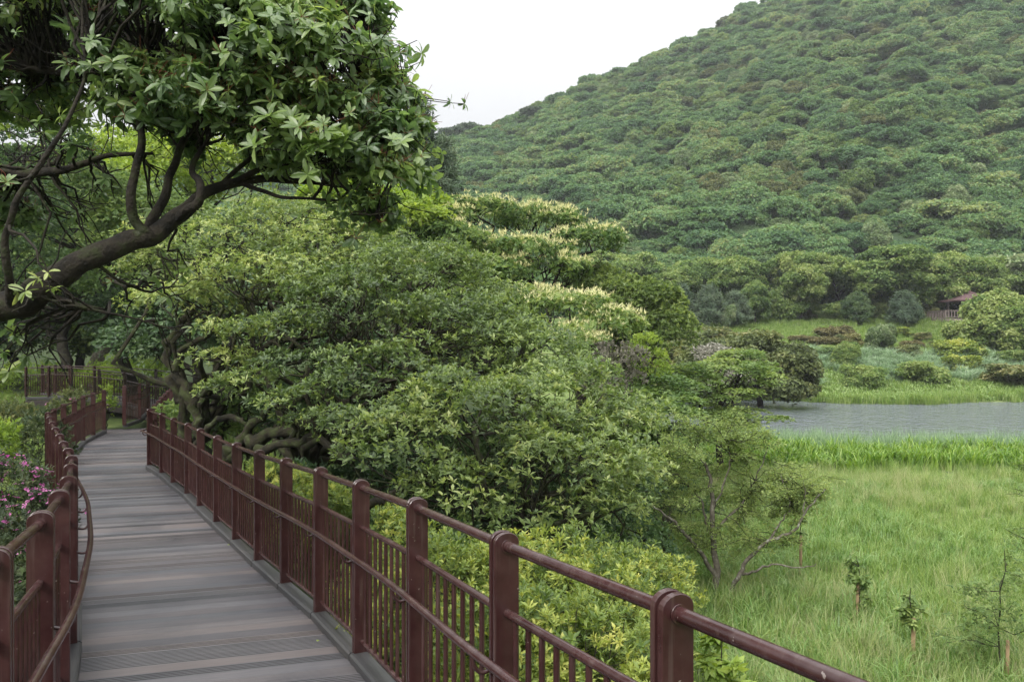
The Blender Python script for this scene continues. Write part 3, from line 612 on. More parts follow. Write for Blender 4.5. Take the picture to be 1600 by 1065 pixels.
# fallen leaves and litter on the boards
def deck_z(x, y):
    d = [((x-p[0])**2+(y-p[1])**2, p[2]) for p in R]; d.sort(); w = [1/(q[0]+.01) for q in d[:2]]
    return 5-HP+sum(q[1]*k for q, k in zip(d[:2], w))/sum(w)
FL = leaf(.075, .035, .3, -.25, 3)
for px, py, lab, m_, a in ((357, 856, 'curled yellow-green fallen leaf lying by the right kerb', 'azalea', .3), (508, 1008, 'pale green fallen leaf on the boards near the right railing', 'bright', 1.2),
                           (534, 1043, 'dark green fallen leaf on the boards at the bottom edge', 'maple', 1.7), (118, 1051, 'small yellow fallen leaf at the foot of the left railing', 'azalea', 2.2)):
    z = 3.0
    for _ in range(8):
        d = (5-z)/((py-532.5)/1200); x = (px-800)/1200*d; z = deck_z(x, d)
    o = ob('fallen_leaf', mesh_tris('fallen_leaf', FL[0], FL[1], M[m_], v=np.full(len(FL[1]), .7)), label=lab, category='leaf', group='fallen leaves on the boards'); o.location = (x, d, z+.004); o.rotation_euler = (.1, .05, a)
lit = []; r_ = np.random.RandomState(5)
for k in range(90):
    s = r_.rand(); i = r_.randint(2, 12); t_ = r_.rand(); pr = np.array(R[i])*(1-t_)+np.array(R[i+1])*t_; nn = np.array([-.87, -.48])
    w_ = .12 if r_.rand() < .45 else r_.uniform(.1, 1.6); w_ = w_ if r_.rand() < .5 else 1.62-w_*.8
    x, y = pr[0]+nn[0]*w_, pr[1]+nn[1]*w_; lit.append([x, y, 5+pr[2]-HP+.006])
lit = np.array(lit); V_, F_ = leaf(.022, .012, .3, .1, 1)
V_, F_, v_ = bake((V_, F_, np.zeros(len(F_))), frames(np.array([0, 0, 1.])+r_.randn(len(lit), 3)*.2), lit, r_.uniform(.4, 1.3, len(lit)), r_.rand(len(lit)))
ob('leaf_litter', mesh_tris('leaf_litter', V_, F_, M['rust'], v=v_), kind='stuff', label='tiny dry leaf specks along the boards')

# ------------------------------------------------------------------ plants
P_BIG = [rosette(n, .084, .033, (-1.15, 1.1), 3, .22, .40, np.random.RandomState(s)) for s, n in ((1, 9), (2, 8), (3, 10), (4, 9))]
P_RH = [rosette(n, .085, .030, (.3, 1.2), 1, .25, .25, np.random.RandomState(s)) for s, n in ((11, 8), (12, 7), (13, 9), (14, 6))]
P_RHF = [rosette(n, .10, .038, (.3, 1.2), 0, .25, .25, np.random.RandomState(s)) for s, n in ((15, 8), (16, 7), (17, 7))]
P_AZ = [rosette(n, .048, .015, (.2, 1.2), 1, .25, .15, np.random.RandomState(s), stem=.045) for s, n in ((21, 10), (22, 9), (23, 12))]
P_AZF = [rosette(n, .07, .03, (.1, 1.0), 0, .2, .15, np.random.RandomState(s), stem=.04) for s, n in ((24, 8), (25, 7))]
P_MAP = [rosette(n, .07, .045, (-.1, .5), 0, .15, .2, np.random.RandomState(s), stem=.02, spread=.05) for s, n in ((31, 6), (32, 7), (33, 5))]
P_MAPF = [rosette(n, .15, .09, (-.15, .5), 0, .15, .2, np.random.RandomState(s), spread=.10) for s, n in ((34, 7), (35, 6))]
P_CH = [rosette(n, .20, .085, (-.3, .5), 0, .2, .35, np.random.RandomState(s), spread=.03) for s, n in ((36, 8), (37, 7))]
P_FLW = [rosette(n, .19, .022, (.6, 1.4), 0, .1, .05, np.random.RandomState(s)) for s, n in ((41, 6), (42, 8))]
P_FAR = [clump(10, .32, .34, .19, np.random.RandomState(s)) for s in (51, 52, 53)]
P_NDL = [rosette(16, .22, .026, (-.1, 1.2), 0, .1, .05, np.random.RandomState(s), stem=.15) for s in (61, 62)]

def skeleton(base, lobes, subs, r0, seed, mat, parent, lean=None, twigs=True, dens=.5, trunk_top=None, amp=.35, minr=.006, cut=.5):
    """trunk and limbs to every lobe, twigs to the sub-lobes"""
    r = np.random.RandomState(seed+77); base = np.asarray(base, float); cs = np.array([np.asarray(c, float) for c, _ in lobes]); cen = cs.mean(0)
    tt = np.asarray(trunk_top, float) if trunk_top is not None else base+(cen-base)*np.array([cut*.7, cut*.7, cut])
    tr = wiggly(base, tt, 6, amp*.8, r); trunk = [tube(tr, np.linspace(r0*1.15, r0*.8, 6), 9)]
    limbs = []; tw = []
    for k, c in enumerate(cs):
        p = wiggly(tt, c, 7, amp, r, .06); limbs.append(tube(p, np.linspace(r0*.6, r0*.2, 7), 7))
    if twigs:
        C, Rr, K = subs; sel = r.rand(len(C)) < dens
        for c, k in zip(C[sel], K[sel]):
            a = cs[k]+(tt-cs[k])*r.uniform(0, .5); p = wiggly(a, c, 6, amp*1.1, r, .05); tw.append(tube(p, np.linspace(max(r0*.17, minr*1.6), minr, 6), 4))
            for q in range(1):
                p2 = wiggly(p[3], c+r.randn(3)*Rr[0]*.8, 4, amp, r); tw.append(tube(p2, np.linspace(minr*1.3, minr*.6, 4), 4))
    ob('trunk', quads_me('trunk', trunk, mat), parent); ob('limb', quads_me('limb', limbs, mat), parent, kind='stuff')
    if tw: ob('twig', quads_me('twig', tw, mat), parent, kind='stuff')
def plant(name, label, cat, base, lobes, protos, mat, rs_sub, dens, seed, r0=.12, bark='bark', flat=.55, cover=1.2, bottom=-.25, up=.6, jit=.35, gap=0., size=(.75, 1.2),
          group=None, twigs=True, tdens=.5, amp=.35, n0=.5, tw=.35, inner=.12, trunk=True, cut=.5, trunk_top=None, minr=.006, nf=.35, sub_bottom=-.3, extra=None):
    base = np.asarray(base, float); t = thing(name, label, cat, base, group)
    lob = [(np.asarray(c, float)-base, rad) for c, rad in lobes]
    P, N, tone, subs = crown_pts(lob, rs_sub, dens, flat, cover, bottom, sub_bottom, up, jit, gap, seed, inner)
    cr = ob('foliage' if cat not in ('tree',) else 'crown', foliage('crown', protos, P, N, tone, mat, size, seed, tw, n0, nf), t, kind='stuff')
    if trunk: skeleton((0, 0, -.15), lob, subs, r0, seed, M[bark], t, twigs=twigs, dens=tdens, amp=amp, cut=cut, trunk_top=None if trunk_top is None else np.asarray(trunk_top)-base, minr=minr)
    if extra: extra(t, P, N, tone, base)
    return t, P, N
def onground(px, d, dz=0):
    x = (px-800)/1200*d; return np.array([x, d, float(G(x, d))+dz])
def lob(px, py, d, r1, r2, r3): return (W(px, py, d), (r1, r2, r3))

# ------------------------------------------------------------------ near rhododendrons on the bank right of the boardwalk
RH = dict(bottom=-.35, cut=.35, amp=.7, cover=2.0, nf=.8, tw=.6, inner=.22, up=1.0, jit=.45)
plant('rhododendron_tree', 'gnarled rhododendron with mossy twisted trunk just past the bend of the railing', 'tree', onground(300, 13.6),
      [lob(330, 400, 14.2, 1.5, 1.4, .85), lob(440, 375, 15, 1.7, 1.5, .85), lob(285, 480, 13.2, .9, 1.0, .45), lob(420, 455, 13.2, 1.4, 1.3, .7), lob(530, 400, 14.4, 1.4, 1.3, .85), lob(345, 565, 12.2, .5, .5, .18), lob(250, 420, 14.5, .9, .9, .6), lob(370, 520, 12.4, .7, .6, .28), lob(480, 450, 13.4, 1.1, 1.0, .7)],
      P_RH, M['rhodo'], .36, 44, 101, r0=.13, tdens=.3, n0=.47, **RH)
plant('rhododendron_tree', 'broad rhododendron with bare winding branches in the middle of the green bank', 'tree', onground(455, 11.8),
      [lob(560, 490, 12.4, 1.45, 1.3, .85), lob(660, 450, 13, 1.4, 1.3, .8), lob(700, 540, 11.8, 1.4, 1.2, .85), lob(600, 590, 11, 1.0, .9, .55), lob(790, 570, 12, 1.3, 1.2, .85), lob(480, 570, 11.2, .7, .7, .3), lob(740, 490, 13.5, 1.1, 1.0, .7), lob(590, 430, 14, 1.0, 1.0, .6), lob(520, 615, 10.6, .6, .5, .28), lob(440, 520, 11.8, .9, .7, .35), lob(400, 600, 11.4, .5, .45, .2), lob(455, 630, 10.9, .55, .45, .2), lob(500, 660, 10.6, .5, .4, .18), lob(345, 610, 12.4, .45, .4, .16), lob(560, 660, 10.0, .5, .45, .2)],
      P_RH, M['rhodo'], .34, 46, 102, r0=.12, tdens=.3, n0=.46, **RH)
plant('rhododendron_tree', 'low spreading rhododendron directly behind the near posts of the right railing', 'tree', onground(800, 9.4),
      [lob(620, 700, 9.2, .85, .8, .5), lob(740, 660, 9.8, 1.2, 1.1, .75), lob(860, 650, 10.6, 1.2, 1.1, .85), lob(850, 745, 9.2, 1.1, .95, .7), lob(950, 720, 10, .8, .8, .75), lob(730, 765, 8.9, .8, .7, .42), lob(930, 800, 9.2, .65, .6, .42), lob(975, 670, 11, .6, .6, .55), lob(830, 800, 9, .7, .7, .4)],
      P_RH, M['rhodo'], .32, 50, 103, r0=.11, tdens=.35, n0=.48, **RH)
# mossy limbs leaning over the ground behind the railing
def limbs_thing(name, label, cat, paths, mat, n=9, seed=0, group=None, amp=.12):
    b = np.array(paths[0][0][0], float); t = thing(name, label, cat, b, group); r = np.random.RandomState(seed)
    for k, (pts, rad) in enumerate(paths):
        P = np.concatenate([np.asarray(pts, float)-b, np.asarray(rad, float)[:, None]], 1); S = smooth_path(P, 5)
        S[1:-1, :3] += r.randn(len(S)-2, 3)*S[1:-1, 3:4]*amp*2.5; S[:, 3] *= r.uniform(.52, .72, len(S))
        ob('trunk' if k == 0 else 'limb', quads_me('limb', [tube(S[:, :3], S[:, 3], n)], mat), t)
    return t, b
def pp(*a): return [W(*q) for q in a]
limbs_thing('mossy_trunk', 'pair of thick mossy trunks standing just behind the bend of the railing', 'tree trunk',
    [(pp((292, 760, 13.4), (288, 690, 13.4), (282, 620, 13.4), (262, 560, 13.5), (272, 520, 13.4), (300, 480, 13.4)), [.24, .20, .16, .13, .11, .08]),
     (pp((318, 750, 13.0), (310, 680, 13.0), (300, 630, 13.0), (278, 585, 13.1), (286, 545, 13), (330, 520, 12.8), (350, 480, 12.6)), [.20, .17, .14, .12, .09, .07, .05]),
     (pp((352, 740, 14.2), (345, 660, 14.2), (338, 600, 14.2), (350, 540, 14.2)), [.20, .17, .14, .10]),
     (pp((300, 640, 13.1), (330, 610, 12.9), (345, 570, 12.8), (395, 540, 12.6)), [.11, .09, .07, .04]),
     (pp((390, 740, 14.6), (384, 660, 14.6), (378, 590, 14.6), (392, 520, 14.6), (380, 470, 14.6)), [.17, .15, .13, .1, .06]),
     (pp((300, 700, 13.0), (340, 655, 12.6), (375, 655, 12.3), (385, 665, 12.2)), [.10, .08, .06, .04])], M['bark'], seed=4)
limbs_thing('mossy_trunk', 'moss covered trunk leaning low to the right behind the railing posts', 'tree trunk',
    [(pp((345, 730, 12.2), (400, 690, 12), (455, 672, 11.8), (520, 640, 11.6), (600, 600, 11.4), (690, 560, 11.4)), [.19, .17, .14, .11, .08, .05]),
     (pp((360, 715, 12.0), (395, 660, 12), (420, 640, 11.9), (470, 620, 11.8), (540, 560, 11.6)), [.13, .11, .09, .07, .04]),
     (pp((400, 700, 11.6), (470, 690, 11.2), (520, 672, 10.9), (600, 640, 10.6)), [.12, .11, .09, .05]),
     (pp((550, 800, 9.0), (600, 780, 9.0), (660, 735, 9.1), (720, 700, 9.2)), [.09, .08, .06, .04]),
     (pp((430, 540, 12.4), (440, 500, 12.4), (420, 470, 12.4)), [.06, .045, .03]),
     (pp((440, 555, 12.3), (475, 520, 12.3), (490, 490, 12.3)), [.05, .04, .025])], M['bark'], seed=8)
# dark shrubs in the shade under them
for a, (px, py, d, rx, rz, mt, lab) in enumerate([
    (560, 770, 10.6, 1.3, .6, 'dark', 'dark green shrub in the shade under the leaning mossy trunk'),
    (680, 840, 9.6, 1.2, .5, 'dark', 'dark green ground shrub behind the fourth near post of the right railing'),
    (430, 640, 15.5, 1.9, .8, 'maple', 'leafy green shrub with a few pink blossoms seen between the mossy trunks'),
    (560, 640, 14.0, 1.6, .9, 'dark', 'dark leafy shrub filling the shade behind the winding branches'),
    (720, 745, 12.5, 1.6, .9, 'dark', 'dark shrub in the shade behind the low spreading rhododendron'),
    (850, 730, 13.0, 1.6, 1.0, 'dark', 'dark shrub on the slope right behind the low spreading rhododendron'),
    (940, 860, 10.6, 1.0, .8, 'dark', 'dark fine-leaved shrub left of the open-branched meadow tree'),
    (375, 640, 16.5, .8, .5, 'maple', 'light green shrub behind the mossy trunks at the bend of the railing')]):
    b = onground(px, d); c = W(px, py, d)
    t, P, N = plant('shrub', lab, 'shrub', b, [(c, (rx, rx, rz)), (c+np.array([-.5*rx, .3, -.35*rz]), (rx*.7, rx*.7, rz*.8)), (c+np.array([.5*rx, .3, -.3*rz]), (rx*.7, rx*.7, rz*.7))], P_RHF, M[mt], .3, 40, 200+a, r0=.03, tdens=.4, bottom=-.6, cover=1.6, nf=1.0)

def blossom_me(name, s, mat, seed=0):
    r = np.random.RandomState(seed); pr = rosette(5, s, s*.75, (.1, .5), 1, .2, .2, r); return mesh_tris(name, pr[0], pr[1], mat, v=.5+pr[2]*.3)
BL = [blossom_me('flower', .032, M['pink'], k) for k in range(3)]
def azalea(label, px, d, rx, rz, top_py, mat='azalea', protos=None, flowers=0, seed=0, ry=None, dens=150, rs=.17, group=None, n0=.5, spots=None, name='azalea_bush', nlob=5, fsize=1.0, r0=.02):
    b = onground(px, d); ztop = W(px, top_py, d)[2]; h = max(.5, ztop-b[2]); ry = ry or rx; r = np.random.RandomState(seed)
    cz = b[2]+h*.5; L_ = [(np.array([b[0], b[1], ztop-rz]), (rx*.75, ry*.75, rz))]
    for k in range(nlob):
        a = k/nlob*6.28+r.rand(); L_.append((np.array([b[0]+math.cos(a)*rx*.55, b[1]+math.sin(a)*ry*.55, ztop-rz*r.uniform(1.1, 1.9)]), (rx*r.uniform(.4, .6), ry*r.uniform(.4, .6), rz*r.uniform(.8, 1.1))))
    t, P, N = plant(name, label, 'bush', b, L_, protos or P_AZ, M[mat], rs*.85, dens, seed, r0=r0, tdens=.5, bottom=-.5, cover=1.5, flat=1.0, up=1.1, jit=.45, nf=2.2, n0=n0-.05, minr=.003, amp=.4, tw=.7, inner=.33, size=(.7, 1.45), group=group)
    if flowers:
        v = P-np.array([0, 0, 0]); toc = np.array([0, 0, 5.])-b; toc /= np.linalg.norm(toc)
        n_ = N/np.linalg.norm(N, axis=1, keepdims=True); cand = []
        for dr in (toc, np.array([0, 0, 1.])):      # outermost sprays seen from the walk and from above
            ax = np.cross(dr, [1, .1, 0]); ax /= np.linalg.norm(ax); ay = np.cross(dr, ax)
            key = np.round(np.stack([P@ax, P@ay], 1)/.07).astype(int); dep = P@dr; best = {}
            for i_, (kk, dv) in enumerate(zip(map(tuple, key), dep)):
                if kk not in best or dep[best[kk]] < dv: best[kk] = i_
            cand += list(best.values())
        cand = np.array(sorted(set(cand))); w = noise(P[cand], 3.0, seed+3); cand = cand[w > .28]; r.shuffle(cand)
        for q in cand[:flowers]:
            o = ob('flower', BL[r.randint(3)], t); o.location = P[q]+n_[q]*.03; o.rotation_euler = Vector(n_[q]+r.randn(3)*.25).to_track_quat('Z', 'Y').to_euler(); s_ = r.uniform(.8, 1.25)*fsize; o.scale = (s_,)*3
    return t
azalea('yellow-green azalea hedge below the nearest posts of the right railing', 690, 5.9, .95, .5, 835, seed=301, ry=.8)
azalea('yellow-green azalea left of the rightmost railing post', 870, 6.0, .85, .5, 838, seed=302, ry=.9)
azalea('sunlit azalea with thin bare twigs just behind the rightmost railing post', 985, 7.2, .75, .42, 862, seed=303, flowers=0)
azalea('lower azalea between the two nearest railing posts', 900, 4.7, .65, .42, 935, seed=304, n0=.55)
azalea('lowest azalea seen through the balusters of the near railing', 770, 4.6, .55, .4, 945, seed=305, n0=.45)
azalea('upright light green azalea behind the third post of the right railing', 625, 6.9, .35, .45, 790, seed=306, n0=.6)
azalea('small light green azalea seen over the middle rail of the right railing', 425, 10.2, .7, .35, 722, seed=307)
azalea('clipped light azalea behind the fifth post of the right railing', 480, 8.6, .6, .35, 745, seed=308)
# left bank
azalea('azalea covered in pink blossoms beyond the left railing', 2, 7.4, .55, .45, 712, 'azdark', seed=320, flowers=260, n0=.6, dens=130, fsize=1.15)
azalea('dark azalea with a few pink blossoms under the left railing', -60, 5.6, .5, .5, 800, 'azdark', seed=321, flowers=14, n0=.6)
azalea('dark green azalea at the lower left behind the nearest left posts', -90, 4.4, .5, .4, 905, 'azdark', seed=322, flowers=3)
azalea('rounded yellowish azalea left of the walkway on the grass bank', -5, 16.5, .75, .45, 626, 'olive', P_AZF, seed=323, dens=60, rs=.3)
azalea('second yellowish azalea on the left grass bank, lower and nearer', -30, 13.0, .65, .4, 655, 'bright', P_AZF, seed=324, dens=60, rs=.28, n0=.35)
azalea('brownish azalea with pink buds in front of the far walkway arm', 108, 21.0, .55, .3, 614, 'olive', P_AZF, seed=325, dens=55, rs=.3, flowers=14, fsize=1.3)
azalea('green azalea growing through the end of the left railing', 166, 21.6, .2, .4, 602, 'bright', P_AZF, seed=326, dens=60, rs=.2)
azalea('twiggy olive azalea beside the apex of the left railing', 62, 15.4, .6, .45, 650, 'azdark', P_AZF, seed=327, dens=55, rs=.25, n0=.6)
azalea('bright yellow-green bush behind the far walkway arm', 190, 31.5, 2.1, .8, 560, 'bright', P_AZF, seed=328, dens=30, rs=.45)
azalea('small bright yellow-green bush left end behind the far walkway arm', 62, 32.5, 1.6, .6, 566, 'bright', P_AZF, seed=329, dens=30, rs=.4)
azalea('azalea with coral blossoms beside the mossy trunks at the bend', 285, 18.0, .4, .4, 618, 'azdark', P_AZF, seed=330, dens=60, rs=.2, flowers=16, fsize=1.5)

# ------------------------------------------------------------------ middle distance on the right bank
def blos(P, N, g, seed, k):
    m = (N[:, 2] > .62) & (noise(P, .9, seed) > g); r = np.random.RandomState(seed); Q = np.repeat(P[m], k, 0)+r.randn(m.sum()*k, 3)*np.array([.14, .14, .05])+np.array([0, 0, .08])
    return Q, np.array([0, 0, 1.])+r.randn(len(Q), 3)*.25, r.rand(len(Q))
plant('blossoming_tree', 'wide tree topped with cream flower spikes in the centre of the view', 'tree', onground(800, 24),
      [lob(740, 335, 26, 1.7, 1.4, .45), lob(840, 345, 27, 1.5, 1.3, .5), lob(680, 430, 22, 1.0, 1.0, .5), lob(690, 345, 24.5, 1.0, 1.0, .5), lob(700, 380, 23, 1.4, 1.3, .6), lob(820, 400, 23, 1.6, 1.4, .45), lob(920, 380, 25, 1.1, 1.2, .5), lob(860, 420, 23, 1.1, 1.1, .4), lob(760, 430, 22, 1.3, 1.1, .5), lob(870, 350, 26.5, .9, 1, .4)],
      P_CH, M['maple'], .42, 20, 401, r0=.16, bark='barkdark', flat=.6, cover=1.6, bottom=-.15, tdens=.3, n0=.62, up=.3, amp=.5,
      extra=lambda t, P, N, tone, b: ob('blossom', foliage('blossom', P_FLW, *blos(P, N, .42, 5, 2), M['flower'], (.55, 1.15), 3), t, kind='stuff'))
plant('blossoming_tree', 'lower tree with cream flower spikes right of the rhododendron bank', 'tree', onground(910, 19),
      [lob(890, 480, 19.5, 1.2, 1.1, .42), lob(940, 510, 19, .8, .9, .6), lob(850, 470, 20.5, .7, .8, .4), lob(900, 540, 18.4, .8, .8, .5)],
      P_CH, M['maple'], .42, 18, 402, r0=.10, bark='barkdark', flat=.45, cover=1.7, bottom=-.3, tdens=.3, n0=.6, up=.3,
      extra=lambda t, P, N, tone, b: ob('blossom', foliage('blossom', P_FLW, *blos(P, N, .45, 6, 2), M['flower'], (.5, 1.0), 3), t, kind='stuff'))
plant('yellow_green_tree', 'bright yellow-green tree behind the tip of the overhanging branch', 'tree', onground(640, 22),
      [lob(640, 345, 22, .9, .9, .7), lob(600, 330, 23, 1.1, 1, .7), lob(665, 320, 23, .6, .6, .5), lob(540, 315, 25, 1.6, 1.3, .7)],
      P_MAPF, M['bright'], .4, 30, 403, r0=.09, n0=.55, cover=1.6, tdens=.2)
plant('rhododendron_tree', 'dark glossy rhododendron with a rounded crown right of the flowering trees', 'tree', onground(1000, 24),
      [lob(1000, 475, 24, 1.3, 1.3, .75), lob(960, 460, 25, 1.1, 1.1, .6), lob(1040, 520, 23.5, .9, .9, .8), lob(985, 530, 23, 1.1, 1, .8), lob(930, 440, 26, .9, .9, .5)],
      P_RHF, M['rhodo'], .3, 60, 404, r0=.12, cover=1.8, bottom=-.5, n0=.25, tdens=.2, flat=.9, size=(1, 1.5))
plant('grey_shrub', 'purplish grey shrub in front of the dark rhododendron', 'shrub', onground(962, 17.5),
      [lob(962, 565, 17.5, .65, .6, .5), lob(940, 610, 17.2, .55, .5, .5), lob(985, 600, 17.8, .4, .4, .4)], P_AZF, M['grey'], .25, 60, 405, r0=.04, n0=.35, cover=1.6)
plant('yellow_green_shrub', 'upright yellow-green shrub between grey shrub and layered maples', 'shrub', onground(1005, 21),
      [lob(1010, 560, 21, .5, .5, .75), lob(1022, 590, 21, .5, .5, .5)], P_AZF, M['bright'], .25, 60, 406, r0=.03, cover=1.6, n0=.35)
MP = dict(flat=.28, cover=1.5, bottom=-.45, sub_bottom=-.1, up=1.6, jit=.25, bark='barkdark', tdens=.45, amp=.45, minr=.008, nf=.5)
plant('maple_tree', 'layered maple with spreading fans of small green leaves beside the pond', 'tree', onground(1120, 27),
      [lob(1130, 600, 27, 1.9, 1.6, 1.0), lob(1070, 610, 26, 1.5, 1.4, 1.0), lob(1170, 655, 26.5, 1.2, 1.2, .5), lob(1110, 660, 26, 1.5, 1.3, .7), lob(1160, 570, 28, 1.2, 1.2, .7)],
      P_MAPF, M['maple'], .5, 40, 410, r0=.13, n0=.55, **MP)
plant('maple_tree', 'darker layered maple left of the pondside maple', 'tree', onground(1010, 20),
      [lob(1010, 640, 20, 1.4, 1.3, .7), lob(960, 660, 19, 1.0, 1.0, .6), lob(1060, 690, 19.5, 1.1, 1.0, .6), lob(1010, 700, 19, 1.2, 1.1, .7), lob(1020, 600, 21.5, 1.1, 1.1, .6), lob(1040, 740, 18.5, .8, .8, .5)],
      P_MAPF, M['maple'], .45, 44, 411, r0=.12, n0=.42, **MP)
plant('grey_shrub', 'silvery white-leaved shrub above the layered maples', 'shrub', onground(1125, 33), [lob(1120, 560, 33, .9, .9, .7), lob(1135, 590, 33, 1.2, 1, .9)], P_MAPF, M['grey'], .4, 28, 412, n0=.75, r0=.05)
plant('dome_tree', 'olive-brown domed tree overhanging the left end of the pond', 'tree', onground(1190, 60, .6),
      [lob(1190, 565, 60, 3.6, 3, 2.0), lob(1240, 590, 59, 2.0, 2.2, 1.8), lob(1140, 560, 62, 3, 2.6, 1.7), lob(1110, 590, 62, 2.6, 2.4, 2.2), lob(1230, 610, 58, 1.8, 1.8, .9)],
      P_FAR, M['olive'], .9, 12, 413, r0=.25, bark='barkdark', n0=.42, cover=1.9, bottom=-.7, tdens=.1, size=(.8, 1.3))
# open-branched small tree on the meadow edge
tb = onground(1120, 14.9); t = thing('meadow_tree', 'open-branched small tree with pale lichened trunk on the edge of the meadow', 'tree', tb)
def q_(px, py, d): return W(px, py, d)-tb
tw_paths = [([(1120, 940, 14.9), (1118, 880, 14.9), (1114, 830, 14.9), (1113, 780, 14.9), (1106, 735, 15), (1085, 700, 15)], [.075, .062, .052, .042, .032, .02]),
    ([(1119, 905, 14.9), (1100, 870, 14.8), (1072, 835, 14.7), (1040, 805, 14.6), (1020, 790, 14.6)], [.05, .042, .034, .024, .012]),
    ([(1135, 940, 14.8), (1152, 903, 14.7), (1172, 868, 14.7), (1200, 845, 14.6), (1240, 828, 14.5), (1265, 790, 14.4), (1290, 762, 14.4)], [.05, .044, .038, .032, .026, .018, .01]),
    ([(1160, 897, 14.7), (1185, 890, 14.4), (1205, 880, 14.3), (1250, 886, 14.2), (1275, 880, 14.2)], [.028, .022, .018, .012, .006]),
    ([(1116, 840, 14.9), (1130, 815, 15), (1160, 785, 15.1), (1175, 760, 15.2), (1200, 700, 15.2)], [.034, .028, .022, .016, .008]),
    ([(1113, 845, 14.9), (1102, 815, 15), (1095, 780, 15), (1060, 740, 15.2), (1040, 700, 15.3)], [.028, .024, .02, .014, .008]),
    ([(1200, 845, 14.6), (1220, 815, 14.7), (1235, 790, 14.8), (1220, 740, 15)], [.022, .016, .012, .006]),
    ([(1112, 800, 14.9), (1130, 760, 14.7), (1140, 720, 14.6), (1135, 680, 14.6)], [.024, .018, .013, .007]),
    ([(1255, 800, 14.4), (1258, 770, 14.5), (1250, 740, 14.6)], [.014, .01, .006])]
r_ = np.random.RandomState(12); tips = []
for k, (pth, rad) in enumerate(tw_paths):
    Pq = np.concatenate([[q_(*p) for p in pth], np.array(rad)[:, None]], 1); S = smooth_path(Pq, 5); S[1:-1, :3] += r_.randn(len(S)-2, 3)*.012
    ob('trunk' if k == 0 else 'limb', quads_me('limb', [tube(S[:, :3], S[:, 3], 8)], M['barkpale']), t); tips += [s[:3] for s in S[len(S)//2::2]]
tips = np.array(tips); centers = [q_(px, py, 15+r_.uniform(-.7, .7)) for px, py in [(1085, 700), (1120, 670), (1150, 690), (1060, 730), (1040, 760), (1100, 740), (1140, 730), (1180, 720), (1200, 755), (1170, 770), (1080, 775), (1125, 780), (1210, 790), (1250, 760), (1275, 750), (1230, 735), (1265, 780), (1050, 700), (1160, 660), (1190, 690), (1040, 800), (1095, 850), (1165, 860), (1075, 820), (1215, 850), (1140, 850), (1245, 800), (1280, 770), (1150, 820), (1195, 800), (1225, 770), (1090, 660)]]
twg = []; LP, LN = [], []
for c in centers:
    for _ in range(5):
        a = tips[np.argmin(np.linalg.norm(tips-c, axis=1)+r_.rand(len(tips))*.5)]; e = c+r_.randn(3)*np.array([.22, .28, .12])
        p = wiggly(a, e, 6, .4, r_, .05); twg.append(tube(p, np.linspace(.009, .003, 6), 4))
        for _ in range(7):
            f = p[r_.randint(2, 6)]; e2 = f+r_.randn(3)*np.array([.22, .22, .10]); twg.append(tube(wiggly(f, e2, 4, .3, r_), np.linspace(.004, .002, 4), 3))
            n = 7; s = r_.rand(n)[:, None]; LP.append(f+(e2-f)*s+r_.randn(n, 3)*.025); LN.append(np.array([0, 0, 1.])+r_.randn(n, 3)*.5)
LP, LN = np.concatenate(LP), np.concatenate(LN)
ob('twig', quads_me('twig', twg, M['bark']), t, kind='stuff')
P_SM = [rosette(n, .05, .028, (-.1, .6), 0, .15, .2, np.random.RandomState(s), spread=.04) for s, n in ((71, 6), (72, 5), (73, 7))]
ob('crown', foliage('crown', P_SM, LP, LN, r_.rand(len(LP)), M['maple'], (.75, 1.3), 9, n0=.95), t, kind='stuff')
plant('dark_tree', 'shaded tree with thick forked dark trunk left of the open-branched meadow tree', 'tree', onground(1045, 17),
      [lob(1030, 760, 17, .8, .8, .6), lob(1070, 790, 17.5, .7, .7, .4), lob(1000, 790, 16, .9, .8, .7), lob(985, 850, 14.5, .7, .7, .6), lob(1040, 720, 17.5, .8, .8, .4)], P_RHF, M['dark'], .3, 55, 415, r0=.13, bark='barkdark', n0=.6, tdens=.4)
